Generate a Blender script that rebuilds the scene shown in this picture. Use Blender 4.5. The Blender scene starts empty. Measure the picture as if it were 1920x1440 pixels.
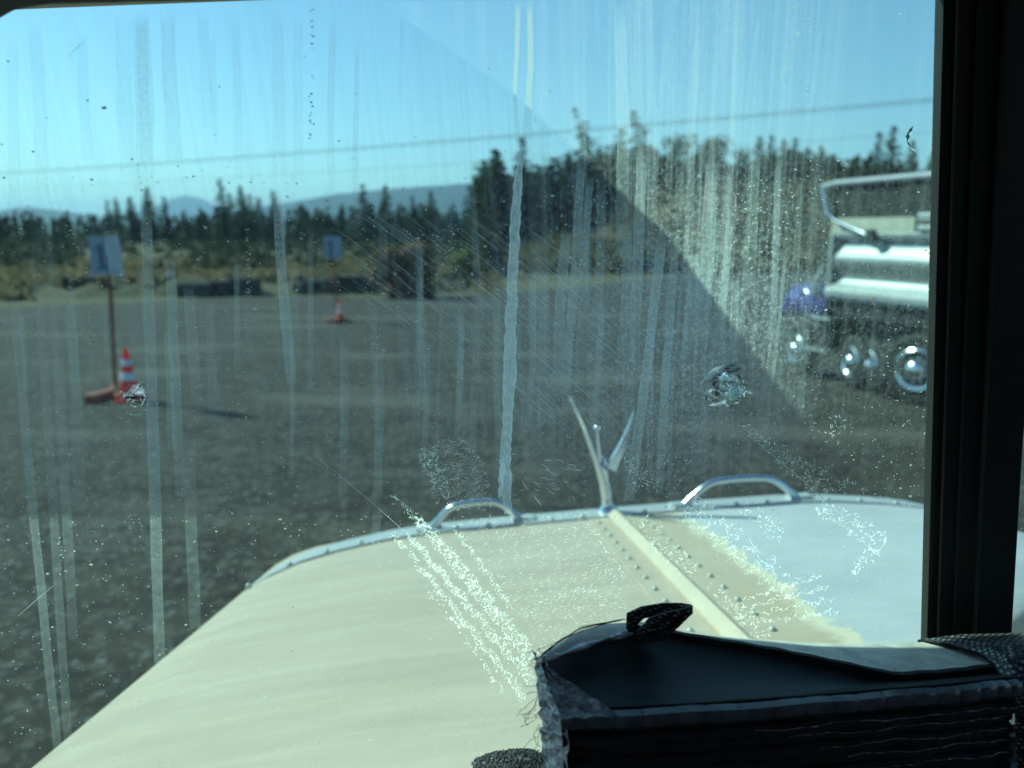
import bpy, math, random
import numpy as np
from math import sin, cos, radians, pi, atan, sqrt, exp
from mathutils import Matrix, Vector

SC = bpy.context.scene
COL = SC.collection

# ------------------------------------------------------------------ camera
FPX, HOR, EYE = 1400.0, 432.0, 2.5           # focal length and horizon row on a 1920 px wide picture, eye height
PITCH = atan((720 - HOR) / FPX)
cam_d = bpy.data.cameras.new('camera')
cam = bpy.data.objects.new('camera', cam_d); COL.objects.link(cam)
cam.location = (0, 0, EYE)
cam.rotation_euler = (pi / 2 - PITCH, 0, 0)
cam_d.sensor_width = 36.0
cam_d.lens = FPX / 1920 * 36
cam_d.clip_start = 0.02
cam_d.clip_end = 40000
cam_d.dof.use_dof = True
cam_d.dof.focus_distance = 0.56
cam_d.dof.aperture_fstop = 5.6
SC.camera = cam

# ------------------------------------------------------------------ sky and sun
SUN_EL, SUN_AZ = radians(41), radians(60)     # azimuth: to the left of straight ahead
SDIR = Vector((-sin(SUN_AZ) * cos(SUN_EL), cos(SUN_AZ) * cos(SUN_EL), sin(SUN_EL)))
w = bpy.data.worlds.new('World'); SC.world = w; w.use_nodes = True
nt = w.node_tree; nt.nodes.clear()
sky = nt.nodes.new('ShaderNodeTexSky'); sky.sky_type = 'NISHITA'; sky.sun_disc = False
sky.sun_elevation = SUN_EL
sky.sun_rotation = math.atan2(SDIR.x, SDIR.y)
sky.altitude = 100; sky.air_density = 1.0; sky.dust_density = 0.2; sky.ozone_density = 2.5
bg = nt.nodes.new('ShaderNodeBackground'); bg.inputs['Strength'].default_value = 0.128
wo = nt.nodes.new('ShaderNodeOutputWorld')
nt.links.new(sky.outputs[0], bg.inputs[0]); nt.links.new(bg.outputs[0], wo.inputs[0])
sun_d = bpy.data.lights.new('sun', 'SUN'); sun_d.energy = 5.0; sun_d.angle = radians(0.53); sun_d.color = (1, .91, .77)
sun = bpy.data.objects.new('sun', sun_d); COL.objects.link(sun)
sun.rotation_euler = SDIR.to_track_quat('Z', 'Y').to_euler()
sun.location = (-20, 12, 30)
SC.view_settings.view_transform = 'Standard'; SC.view_settings.look = 'None'
SC.view_settings.exposure = 0.32; SC.view_settings.gamma = 1
SC.view_settings.use_curve_mapping = False
SC.render.engine = 'CYCLES'
SC.cycles.max_bounces = 8; SC.cycles.diffuse_bounces = 3; SC.cycles.glossy_bounces = 3
SC.cycles.transparent_max_bounces = 32; SC.cycles.transmission_bounces = 4; SC.cycles.volume_bounces = 0
SC.cycles.use_denoising = True
SC.cycles.sample_clamp_indirect = 6

# ------------------------------------------------------------------ pixel helpers (layout only)
def ray(px, py):
    x = (px - 960) / FPX; y = -(py - 720) / FPX
    return Vector((x, cos(PITCH) + y * sin(PITCH), -sin(PITCH) + y * cos(PITCH)))
def W(px, py, Y):
    v = ray(px, py); return Vector((0, 0, EYE)) + v * (Y / v.y)
def G(px, py, z=0.0):
    v = ray(px, py); return Vector((0, 0, EYE)) + v * ((z - EYE) / v.z)
# the truck leans: its own frame T (x right, y ahead, z up, origin at the driver's eye)
ROLL, YAW = radians(3.5), radians(4.0)
RT = Matrix.Rotation(YAW, 3, 'Z') @ Matrix.Rotation(-ROLL, 3, 'Y')
def tr(px, py): return RT.transposed() @ ray(px, py)
def TY(px, py, Y):
    v = tr(px, py); return v * (Y / v.y)
ST = RT.transposed() @ SDIR
TBASE = Vector((0.29, 0.6, -2.5))

# ------------------------------------------------------------------ mesh helpers
class MB:
    def __init__(s): s.v = []; s.f = []; s.uv = None; s.mi = []
    def add(s, vs, fs, mi=0):
        b = len(s.v); s.v += [tuple(p) for p in vs]
        s.f += [tuple(i + b for i in f) for f in fs]; s.mi += [mi] * len(fs)
    def hexa(s, c):       # 8 corners: bottom 4 ccw, top 4 ccw
        s.add(c, [(3, 2, 1, 0), (4, 5, 6, 7), (0, 1, 5, 4), (1, 2, 6, 5), (2, 3, 7, 6), (3, 0, 4, 7)])
    def box(s, lo, hi):
        x0, y0, z0 = lo; x1, y1, z1 = hi
        s.hexa([(x0, y0, z0), (x1, y0, z0), (x1, y1, z0), (x0, y1, z0), (x0, y0, z1), (x1, y0, z1), (x1, y1, z1), (x0, y1, z1)])
    def tube(s, pts, rad, n=8, sq=None, cap=True):
        pts = [Vector(p) for p in pts]
        if not hasattr(rad, '__len__'): rad = [rad] * len(pts)
        vs = []; prev = None
        for i, p in enumerate(pts):
            t = (pts[min(i + 1, len(pts) - 1)] - pts[max(i - 1, 0)]).normalized()
            a = prev if prev is not None else (Vector((0, 0, 1)) if abs(t.z) < .9 else Vector((1, 0, 0)))
            u = (a - t * a.dot(t)).normalized(); b = t.cross(u); prev = u
            for k in range(n):
                an = 2 * pi * k / n
                vs.append(p + (u * cos(an) + b * sin(an)) * rad[i])
        fs = []
        for i in range(len(pts) - 1):
            for k in range(n):
                k2 = (k + 1) % n
                fs.append((i * n + k, i * n + k2, (i + 1) * n + k2, (i + 1) * n + k))
        if cap: fs += [tuple(reversed(range(n))), tuple((len(pts) - 1) * n + k for k in range(n))]
        s.add(vs, fs)
    def lathe(s, prof, n=24, org=(0, 0, 0), ax=(0, 0, 1)):   # prof: (radius, height)
        ax = Vector(ax).normalized(); u = ax.orthogonal().normalized(); b = ax.cross(u); org = Vector(org)
        vs = []; fs = []
        for r, h in prof:
            for k in range(n):
                an = 2 * pi * k / n; vs.append(org + ax * h + (u * cos(an) + b * sin(an)) * r)
        for i in range(len(prof) - 1):
            for k in range(n):
                k2 = (k + 1) % n; fs.append((i * n + k, i * n + k2, (i + 1) * n + k2, (i + 1) * n + k))
        fs += [tuple(reversed(range(n))), tuple((len(prof) - 1) * n + k for k in range(n))]
        s.add(vs, fs)
    def grid(s, P, mi=0):   # P[i][j]
        ni, nj = len(P), len(P[0])
        s.add([p for r in P for p in r], [(i * nj + j, i * nj + j + 1, (i + 1) * nj + j + 1, (i + 1) * nj + j) for i in range(ni - 1) for j in range(nj - 1)], mi)
    def prism(s, poly, th):   # poly list of Vector, th Vector offset
        n = len(poly); th = Vector(th)
        s.add([Vector(p) for p in poly] + [Vector(p) + th for p in poly],
              [tuple(range(n)), tuple(reversed(range(n, 2 * n)))] + [(i, i + n, (i + 1) % n + n, (i + 1) % n) for i in range(n)])
    def mesh(s, name, mats, smooth=False, bevel=0):
        me = bpy.data.meshes.new(name); me.from_pydata(s.v, [], s.f)
        for m in (mats if isinstance(mats, (list, tuple)) else [mats]): me.materials.append(m)
        if any(s.mi): me.polygons.foreach_set('material_index', s.mi)
        import bmesh
        bm = bmesh.new(); bm.from_mesh(me)
        bmesh.ops.recalc_face_normals(bm, faces=bm.faces)
        bm.to_mesh(me); bm.free()
        if smooth:
            me.polygons.foreach_set('use_smooth', [True] * len(me.polygons))
            try: me.set_sharp_from_angle(angle=radians(38))
            except Exception: pass
        me.update(); return me
def link(name, me, parent=None, loc=None):
    o = bpy.data.objects.new(name, me); COL.objects.link(o)
    if parent is not None: o.parent = parent
    if loc is not None: o.location = loc
    return o
def part(name, mb, mat, parent=None, smooth=False, loc=None, bevel=0):
    o = link(name, mb.mesh(name, mat, smooth), parent, loc)
    if bevel:
        m = o.modifiers.new('bevel', 'BEVEL'); m.width = bevel; m.segments = 2; m.limit_method = 'ANGLE'
    return o
def tag(o, label, cat, group=None):
    o['label'] = label; o['category'] = cat
    if group: o['group'] = group
    return o
def empty(name, loc=(0, 0, 0), rz=0):
    o = bpy.data.objects.new(name, None); COL.objects.link(o); o.location = loc; o.rotation_euler = (0, 0, rz); o.empty_display_size = .2
    return o
def structure(o): o['kind'] = 'structure'; return o
def stuff(o): o['kind'] = 'stuff'; return o

# ------------------------------------------------------------------ materials
def new_mat(name):
    m = bpy.data.materials.new(name); m.use_nodes = True
    return m, m.node_tree.nodes, m.node_tree.links, m.node_tree.nodes['Principled BSDF']
def noise(N, L, scale, detail=4, rough=.55, vec=None, xyz=None):
    t = N.new('ShaderNodeTexNoise'); t.inputs['Scale'].default_value = scale; t.inputs['Detail'].default_value = detail; t.inputs['Roughness'].default_value = rough
    tc = N.new('ShaderNodeTexCoord'); src = tc.outputs['Object']
    if xyz:
        mp = N.new('ShaderNodeMapping'); mp.inputs['Scale'].default_value = xyz; L.new(src, mp.inputs['Vector']); src = mp.outputs[0]
    L.new(src, t.inputs['Vector']); return t.outputs['Fac']
def ramp(N, L, fac, stops):
    r = N.new('ShaderNodeValToRGB'); L.new(fac, r.inputs[0])
    e = r.color_ramp.elements
    while len(e) < len(stops): e.new(.5)
    for el, (p, c) in zip(e, stops):
        el.position = p; el.color = (c[0], c[1], c[2], 1) if hasattr(c, '__len__') else (c, c, c, 1)
    return r.outputs[0]
def math_(N, L, op, a, b=None, clamp=False):
    m = N.new('ShaderNodeMath'); m.operation = op; m.use_clamp = clamp
    for i, x in enumerate((a, b)):
        if x is None: continue
        if isinstance(x, (int, float)): m.inputs[i].default_value = x
        else: L.new(x, m.inputs[i])
    return m.outputs[0]
def mixc(N, L, fac, a, b):
    m = N.new('ShaderNodeMix'); m.data_type = 'RGBA'
    if isinstance(fac, (int, float)): m.inputs[0].default_value = fac
    else: L.new(fac, m.inputs[0])
    for i, x in ((6, a), (7, b)):
        if hasattr(x, '__len__'): m.inputs[i].default_value = (x[0], x[1], x[2], 1)
        else: L.new(x, m.inputs[i])
    return m.outputs[2]
def bump(N, L, P, h, strength=.3, dist=.01):
    b = N.new('ShaderNodeBump'); b.inputs['Strength'].default_value = strength; b.inputs['Distance'].default_value = dist
    L.new(h, b.inputs['Height']); L.new(b.outputs[0], P.inputs['Normal'])
def simple(name, c, rough=.5, metal=0, var=.25, scale=8, c2=None, bmp=0, spec=.5, coat=0, bdist=.01, xyz=None):
    m, N, L, P = new_mat(name)
    c2 = c2 or tuple(x * (1 - var) for x in c)
    f = noise(N, L, scale, 5, .6, xyz=xyz)
    L.new(ramp(N, L, f, [(.35, c2), (.65, c)]), P.inputs['Base Color'])
    P.inputs['Roughness'].default_value = rough; P.inputs['Metallic'].default_value = metal
    P.inputs['Specular IOR Level'].default_value = spec; P.inputs['Coat Weight'].default_value = coat
    if bmp: bump(N, L, P, noise(N, L, scale * 4, 4, xyz=xyz), bmp, bdist)
    return m
def leaf_mat(name, c1, c2, c3=None):
    m, N, L, P = new_mat(name)
    oi = N.new('ShaderNodeObjectInfo'); g = N.new('ShaderNodeNewGeometry')
    f = g.outputs['Random Per Island']
    col = ramp(N, L, f, [(0, c1), (.6, c2), (1, c3 or c2)])
    hs = N.new('ShaderNodeHueSaturation'); L.new(col, hs.inputs['Color'])
    L.new(math_(N, L, 'ADD', math_(N, L, 'MULTIPLY', oi.outputs['Random'], .5), .75), hs.inputs['Value'])
    L.new(hs.outputs[0], P.inputs['Base Color']); P.inputs['Roughness'].default_value = .7
    P.inputs['Specular IOR Level'].default_value = .2
    tl = N.new('ShaderNodeBsdfTranslucent'); L.new(hs.outputs[0], tl.inputs[0])
    mx = N.new('ShaderNodeMixShader'); mx.inputs[0].default_value = .5
    L.new(P.outputs[0], mx.inputs[1]); L.new(tl.outputs[0], mx.inputs[2])
    L.new(mx.outputs[0], N['Material Output'].inputs[0]); return m

M = {}
M['conifer'] = leaf_mat('conifer_needles', (.018, .032, .018), (.035, .055, .026), (.05, .065, .028))
M['dark_conifer'] = leaf_mat('dark_needles', (.012, .022, .016), (.022, .036, .022))
M['broadleaf'] = leaf_mat('broadleaf', (.024, .032, .016), (.042, .05, .024), (.055, .055, .026))
M['scrub'] = leaf_mat('dry_scrub', (.09, .07, .038), (.16, .118, .064), (.10, .095, .042))
M['brown_leaf'] = leaf_mat('rusty_leaves', (.16, .082, .04), (.235, .13, .066), (.19, .12, .065))
M['yellow_green'] = leaf_mat('yellow_green_leaves', (.18, .19, .04), (.30, .28, .07), (.22, .2, .055))
M['dry_grass'] = leaf_mat('dry_grass_blades', (.2, .145, .08), (.3, .22, .125), (.16, .125, .065))
M['bark'] = simple('bark', (.06, .045, .035), .9, scale=6, bmp=.4)
M['chrome'] = simple('chrome', (.75, .76, .78), .2, 1, .1, 20)
M['alu'] = simple('brushed_aluminium', (.36, .38, .385), .5, .6, .18, 3, bmp=.05)
M['bow'] = simple('grey_painted_bow', (.34, .34, .40), .5, .1, .15, 6)
M['black_rubber'] = simple('black_rubber', (.018, .018, .018), .6, scale=40)
M['tyre'] = simple('tyre_rubber', (.022, .022, .023), .75, scale=20, bmp=.3)
M['vinyl'] = simple('dark_vinyl', (.022, .03, .03), .55, scale=120, bmp=.15, bdist=.001)
M['vinyl_dark'] = simple('black_vinyl', (.012, .014, .014), .6, scale=120, bmp=.15, bdist=.001)
M['cone_orange'] = simple('cone_orange', (.75, .06, .045), .45, scale=12, var=.3)
m_ = M['cone_orange']; N_, L_ = m_.node_tree.nodes, m_.node_tree.links
t_ = N_.new('ShaderNodeBsdfTranslucent'); t_.inputs[0].default_value = (.9, .07, .06, 1); x_ = N_.new('ShaderNodeMixShader'); x_.inputs[0].default_value = .55
L_.new(N_['Principled BSDF'].outputs[0], x_.inputs[1]); L_.new(t_.outputs[0], x_.inputs[2]); L_.new(x_.outputs[0], N_['Material Output'].inputs[0])
M['cone_white'] = simple('reflective_white', (.7, .72, .75), .35, scale=20, var=.2)
M['red_wood'] = simple('red_stained_plank', (.32, .075, .04), .75, scale=10, var=.45, bmp=.3)
M['sign_white_shade'] = simple('sign_white_shade', (.30, .36, .50), .5, scale=8, var=.18)  # white panel, bluish skylight of its shaded side put into the colour
M['sign_black'] = simple('sign_black', (.08, .10, .15), .5, scale=8)
M['block'] = simple('shaded_concrete', (.05, .05, .048), .9, scale=4, var=.5, bmp=.5, bdist=.03)  # shade on the blocks put into the dark base colour
M['wire'] = simple('wire', (.3, .3, .31), .6)
M['wood_pole'] = simple('pole_wood', (.12, .085, .06), .85, scale=5, bmp=.3)
M['purple'] = simple('purple_paint', (.06, .035, .3), .22, .2, .3, 3, coat=.8)
M['wood_board'] = simple('pale_sideboard', (.56, .52, .42), .75, scale=4, var=.25, bmp=.2)
M['tarp'] = simple('dark_mesh_tarp', (.03, .033, .033), .85, scale=14, var=.4, bmp=.3)
M['steel_dark'] = simple('dark_chassis_steel', (.04, .04, .042), .55, .3, scale=6)
M['lamp_amber'] = simple('amber_lens', (.6, .18, .03), .3, scale=20)
M['glass_dark'] = simple('dark_window', (.03, .04, .045), .08, scale=4)

def ground_mat(name, c1, c2, c3, s1, s2, rough=.95, bm=.6, track=False):
    m, N, L, P = new_mat(name)
    a = noise(N, L, s1, 6, .62); b = noise(N, L, s2, 5, .7)
    col = mixc(N, L, ramp(N, L, a, [(.38, 0), (.62, 1)]), c1, c2)
    col = mixc(N, L, ramp(N, L, b, [(.5, 0), (.72, 1)]), col, c3)
    if track:      # compacted wheel ruts, long across the yard
        t = noise(N, L, 1.0, 3, .5, xyz=(.22, .62, 1))
        col = mixc(N, L, ramp(N, L, t, [(.54, 0), (.66, .6)]), col, (.125, .105, .09))
        g = N.new('ShaderNodeTexVoronoi'); g.inputs['Scale'].default_value = 26
        tc = N.new('ShaderNodeTexCoord'); L.new(tc.outputs['Object'], g.inputs['Vector'])
        col = mixc(N, L, ramp(N, L, g.outputs['Color'], [(.78, 0), (.92, .7)]), col, (.19, .185, .175))
    L.new(col, P.inputs['Base Color']); P.inputs['Roughness'].default_value = rough; P.inputs['Specular IOR Level'].default_value = .25
    bump(N, L, P, b, bm, .03); return m
M['gravel'] = ground_mat('gravel_yard', (.024, .0195, .0165), (.054, .044, .037), (.135, .112, .096), 1.9, 8, track=True)
M['field'] = ground_mat('dry_field', (.15, .11, .062), (.085, .075, .04), (.06, .062, .03), .12, 1.1)
M['slope'] = ground_mat('dry_slope', (.1, .075, .045), (.07, .06, .032), (.13, .1, .06), .1, .9)
M['mountain'] = ground_mat('forested_mountain', (.03, .045, .05), (.04, .055, .06), (.03, .04, .048), .0015, .012, bm=.2)

# ------------------------------------------------------------------ setting: ground, yard, hill, mountains
mb = MB(); mb.add([(-9000, -3000, 0), (9000, -3000, 0), (9000, 14000, 0), (-9000, 14000, 0)], [(0, 1, 2, 3)])
structure(part('ground', mb, M['field']))
rnd = random.Random(4)
edge_px = [(-420, 590), (-150, 582), (0, 577), (120, 572), (250, 569), (330, 563), (420, 560), (520, 556), (640, 556), (760, 559), (860, 556), (960, 549), (1060, 541), (1150, 530), (1230, 522), (1330, 511), (1450, 501), (1650, 497), (2000, 494)]
far = []
for i in range(len(edge_px) - 1):
    a = G(*edge_px[i]); b = G(*edge_px[i + 1])
    for k in range(8):
        p = a.lerp(b, k / 8); far.append(Vector((p.x, p.y + rnd.uniform(-.35, .35), 0)))
poly = [Vector((-45, -25, 0)), Vector((70, -25, 0))] + list(reversed(far))
mb = MB(); mb.add([(p.x, p.y, .004) for p in poly], [tuple(range(len(poly)))])
structure(part('gravel_yard', mb, M['gravel']))

def S(t): t = max(0., min(1., t)); return t * t * (3 - 2 * t)
def hz(x, y):
    n = .5 * sin(x * .21 + y * .13) + .35 * sin(x * .5 - y * .33) + .2 * sin(x * 1.1 + 2)
    a = S((x + 2) / 24) * S((y - 43) / 52) * 7.5
    return a * (1 + .05 * n) + .25 * n * S(a / 1.5)
P = [[(x, y, hz(x, y) - .25) for x in np.linspace(-8, 190, 110)] for y in np.linspace(40, 240, 90)]
mb = MB(); mb.grid(P); structure(part('hillside', mb, M['slope'], smooth=True))

# low earth bank behind the blocks at the yard edge
P = []
for i in range(60):
    t = i / 59; x = -24 + 21 * t; yc = 29.2 + 3.0 * t
    row = []
    for j in range(9):
        s = (j - 4) / 4; hgt = max(0, 1 - s * s) * (.42 + .22 * sin(x * 1.3) * sin(x * .47 + 1) + .1 * sin(x * 4.1)) * S(t * 8) * S((1 - t) * 8) - .03
        row.append((x, yc + s * 1.9 + .25 * sin(x * .9), hgt))
    P.append(row)
mb = MB(); mb.grid(P); structure(part('earth_bank', mb, M['field'], smooth=True))

def mountain(name, prof, Y, depth, seed):
    r = random.Random(seed); pts = []
    for (x0, y0), (x1, y1) in zip(prof[:-1], prof[1:]):
        n = max(2, int(abs(x1 - x0) / 12))
        for k in range(n): pts.append((x0 + (x1 - x0) * k / n, y0 + (y1 - y0) * k / n + r.uniform(-.9, .9)))
    pts.append(prof[-1])
    P = []
    for (px, py) in pts:
        c = W(px, py, Y); top = max(3, c.z); row = []
        for k in range(-8, 9):
            s = k / 8; hgt = top * (1 - abs(s)) ** .85 * (1 + .12 * sin(px * .05 + k * 1.7) * (1 - abs(s)) * abs(s) * 4) - 2
            row.append((c.x * (1 + s * depth / Y * .0), Y + s * depth, hgt))
        P.append(row)
    mb = MB(); mb.grid(P); return structure(part(name, mb, M['mountain'], smooth=True))
mountain('mountain', [(-700, 432), (-350, 405), (-150, 392), (0, 395), (30, 389), (60, 388), (110, 394), (150, 399), (190, 406), (260, 418), (340, 431)], 4200, 900, 1)
mountain('mountain', [(120, 431), (200, 408), (255, 396), (300, 386), (325, 371), (345, 366), (368, 369), (395, 382), (440, 392), (520, 408), (600, 431)], 8800, 1500, 2)
mountain('mountain', [(380, 431), (440, 400), (500, 384), (560, 376), (610, 366), (660, 360), (740, 352), (820, 347), (890, 343), (1000, 338), (1200, 345), (1500, 370), (1900, 420)], 4800, 1000, 3)

# ------------------------------------------------------------------ vegetation
def quad(vs, fs, c, u, v):
    b = len(vs); vs += [tuple(c - u - v), tuple(c + u - v), tuple(c + u + v), tuple(c - u + v)]; fs.append((b, b + 1, b + 2, b + 3))
def rvec(r): 
    while True:
        v = Vector((r.uniform(-1, 1), r.uniform(-1, 1), r.uniform(-1, 1)))
        if .01 < v.length < 1: return v.normalized()
def conifer_mesh(seed, n_wh=26, wid=.17, ragged=.25, mat='conifer', low=.1, skew=0):
    r = random.Random(seed); vs, fs = [], []
    for i in range(n_wh):
        t = i / (n_wh - 1); z = low + (1 - low) * t
        base = wid * (1 - t) ** .8 + .012
        nb = 5 + int(6 * (1 - t)); ph = r.uniform(0, 7)
        for k in range(nb):
            if r.random() < ragged * .6: continue
            an = ph + 2 * pi * k / nb + r.uniform(-.3, .3); ln = base * r.uniform(1 - ragged * 1.6, 1 + ragged)
            d = Vector((cos(an), sin(an), r.uniform(-.45, -.05)))
            m = max(2, int(ln / .022))
            for q in range(m):
                s = (q + .6) / m; c = Vector((skew * t * t, 0, z)) + d * (ln * s) + rvec(r) * .008
                sz = .017 * r.uniform(.6, 1.25)
                u = (d.normalized() + rvec(r) * .5).normalized() * sz * 1.4
                v = u.cross(rvec(r)).normalized() * sz * .75
                quad(vs, fs, c, u, v)
    me = bpy.data.meshes.new('crown'); me.from_pydata(vs, [], fs); me.materials.append(M[mat]); return me
def blob_mesh(seed, lobes, n, size, mat, zsq=1.0, shell=.45):
    r = random.Random(seed); vs, fs = [], []
    for (cx, cy, cz, rx, rz) in lobes:
        for _ in range(int(n * rx * rx * 14)):
            d = rvec(r); rr = r.random() ** shell
            c = Vector((cx + d.x * rx * rr, cy + d.y * rx * rr, cz + d.z * rz * rr)) + rvec(r) * .02
            if c.z < .01: c.z = abs(c.z) + .01
            sz = size * r.uniform(.5, 1.3); u = rvec(r) * sz; v = u.cross(rvec(r)).normalized() * sz * .7
            quad(vs, fs, c, u, v)
    me = bpy.data.meshes.new('crown'); me.from_pydata(vs, [], fs); me.materials.append(M[mat]); return me
def lobes(seed, n=9, w=.3, top=1.0, low=.3):
    r = random.Random(seed); out = []
    for i in range(n):
        z = low + (top - low - .14) * r.random(); k = sin(pi * min(1, max(.1, (z - low + .12) / (top - low + .12)))) ** .6
        a = r.uniform(0, 2 * pi); d = w * k * r.uniform(.2, .75)
        rr = r.uniform(.11, .19) * (w / .3); out.append((cos(a) * d, sin(a) * d, z, rr, rr * r.uniform(.7, .95)))
    out.append((0, 0, top - .15, .12 * w / .3, .12)); return out
def trunk_mesh(r0=.014, top=.95, limbs=6, seed=0, skew=0):
    mb = MB(); r = random.Random(seed)
    mb.tube([(skew * t * t + .006 * sin(9 * t), .006 * cos(7 * t), top * t) for t in (0, .15, .35, .6, .8, 1)], [r0 * 1.35, r0, r0 * .8, r0 * .55, r0 * .3, r0 * .08], 7)
    for k in range(limbs):
        z = r.uniform(.3, .75); a = r.uniform(0, 6.28); l = r.uniform(.08, .2)
        mb.tube([(skew * z * z, 0, z), (skew * z * z + cos(a) * l * .6, sin(a) * l * .6, z + .05), (skew * z * z + cos(a) * l, sin(a) * l, z + .12)], [r0 * .4, r0 * .25, r0 * .08], 5)
    return mb.mesh('trunk', M['bark'], True)
CON = [conifer_mesh(11, 26, .15, .28), conifer_mesh(12, 30, .19, .3), conifer_mesh(13, 24, .12, .34), conifer_mesh(14, 22, .17, .4, 'dark_conifer')]
SCRAG = [conifer_mesh(21, 15, .14, .62, 'dark_conifer', .35, .10), conifer_mesh(22, 14, .17, .66, 'dark_conifer', .4, -.06)]
BRO = [blob_mesh(31, lobes(31, 12, .30), 260, .018, 'broadleaf'), blob_mesh(32, lobes(32, 15, .38), 260, .018, 'broadleaf'), blob_mesh(33, lobes(33, 12, .26), 260, .018, 'dark_conifer')]
TRK = {'c': trunk_mesh(.011, .97, 3, 1), 'b': trunk_mesh(.02, .8, 8, 2), 's': trunk_mesh(.012, .97, 5, 3, .10)}
def tree(name, px, ytop, Y, mesh, trk, label, group, wscale=1.0, base=None):
    top = W(px, ytop, Y); x = top.x
    gz_ = (hz(x, Y) - .25 if x > -2 and Y > 43 else 0)
    gz_ = max(0, gz_) if base is None else base
    h = top.z - gz_
    e = empty(name, (x, Y, gz_ - .05), (px * 7.3) % 6.28)
    e.scale = (h * wscale, h * wscale, h)
    link('trunk', TRK[trk], e); link('crown', mesh, e)
    tag(e, label, 'tree', group); return e
LG = 'conifers standing out of the far left tree line'
left = [(200, 383, 150, 2, .8, 'slim conifer just left of its twin above the blue sign'), (216, 379, 152, 0, .8, 'slim conifer, right one of the pair above the larger blue sign'),
        (243, 378, 140, 1, .8, 'bushy round-topped conifer between the slim pair and the taller one'), (275, 361, 138, 1, .75, 'tallest conifer of the cluster above the larger sign'),
        (307, 378, 142, 0, .8, 'conifer at right end of the cluster above the larger sign, before the pale peak'),
        (412, 344, 135, 2, .85, 'tallest thin spire conifer in the far left tree line'), (430, 372, 150, 0, 1.0, 'short conifer tucked right of the tall thin spire'),
        (450, 358, 138, 1, .7, 'broad conifer second tallest beside the thin spire'), (468, 372, 146, 2, 1., 'small conifer right of the broad one near the spire'),
        (484, 379, 150, 0, 1., 'small conifer left of the one at the ridge start'), (512, 366, 140, 0, .8, 'pointed conifer where the dark blue ridge starts'),
        (560, 395, 160, 1, .9, 'low conifer below the left slope of the blue ridge'),
        (680, 355, 145, 0, .85, 'left of two matching tall conifers against the blue ridge'), (722, 357, 145, 1, .7, 'right of two matching tall conifers against the blue ridge'),
        (748, 388, 160, 2, 1., 'short conifer right of the matching pair'), (773, 375, 150, 2, 1., 'narrow mid-size conifer against the blue ridge'),
        (808, 368, 142, 1, .75, 'full conifer against the blue ridge right of the narrow one'), (850, 388, 150, 3, .9, 'low wide conifer left of the big hill tree'),
        (638, 398, 165, 3, 1., 'low conifer above the smaller sign'), (345, 402, 165, 3, 1., 'low dark conifer under the pale peak'), (375, 398, 165, 0, 1., 'low conifer between the pale peak and the thin spire')]
for px, yt, Y, k, ws, lb in left: tree('conifer_tree', px, yt - 8, Y, CON[k], 'c', lb, LG, ws * 1.75)
HG = 'trees along the top of the slope'
hill = [(930, 283, 88, CON[1], 'c', 1.15, 'big shaggy conifer at left end of the hill trees'), (905, 320, 92, CON[3], 'c', 1.2, 'dark conifer at the very left edge of the hill trees'), (980, 260, 90, CON[2], 'c', .95, 'tall narrow spire behind the thick white streak'),
        (1005, 300, 86, BRO[2], 'b', 1.1, 'dark round tree right of the narrow spire'), (1035, 288, 90, BRO[2], 'b', 1.2, 'dark tree between the narrow spire and the domed tree'), (1068, 274, 86, BRO[2], 'b', 1.2, 'dark domed tree at the bend of the shadow line'),
        (1105, 206, 92, SCRAG[0], 's', 1.0, 'tall scraggly tree with bent bare top, left of two'), (1120, 268, 90, BRO[0], 'b', 1.0, 'leafy tree under the left scraggly top'), (1165, 244, 94, CON[0], 'c', 1.1, 'pointed conifer between the two scraggly trees'),
        (1200, 210, 92, SCRAG[1], 's', 1.1, 'tall scraggly tree with wispy leaning top, right of two'), (1215, 272, 88, BRO[1], 'b', .8, 'leafy tree under the right scraggly top'), (1262, 247, 92, BRO[0], 'b', 1.05, 'rounded leafy tree right of the scraggly pair'),
        (1305, 285, 90, BRO[1], 'b', .9, 'lower leafy tree between two rounded crowns'), (1345, 254, 94, BRO[1], 'b', .95, 'widest rounded leafy tree on the hill'), (1385, 275, 92, BRO[0], 'b', .9, 'leafy tree right of the widest rounded one'),
        (1425, 257, 96, CON[0], 'c', 1.2, 'first of the conifer row at right end of the hill'), (1447, 254, 98, CON[2], 'c', 1.2, 'second conifer of the row at right end of the hill'), (1470, 262, 96, CON[1], 'c', 1.0, 'third conifer of the row at right end of the hill'),
        (1492, 260, 97, CON[0], 'c', 1.1, 'fourth conifer of the row at right end of the hill'), (1512, 276, 98, CON[2], 'c', 1.2, 'fifth conifer of the row at right end of the hill'), (1540, 274, 96, CON[1], 'c', 1.0, 'last conifer of the row, above the dump truck corner'),
        (1650, 249, 150, CON[2], 'c', 1.0, 'left of three spire conifers above the dump truck'), (1676, 239, 150, CON[0], 'c', .9, 'tallest of three spire conifers above the dump truck'), (1712, 266, 150, CON[1], 'c', .8, 'right of three spire conifers above the dump truck'),
        (1752, 284, 145, CON[1], 'c', 1.0, 'conifer half hidden by the centre pillar above the dump truck')]
for px, yt, Y, me, tk, ws, lb in hill: tree('conifer_tree' if me in CON else 'leafy_tree', px, yt, Y, me, tk, lb, HG, ws * (1.5 if me in CON else 1.25))

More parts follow.
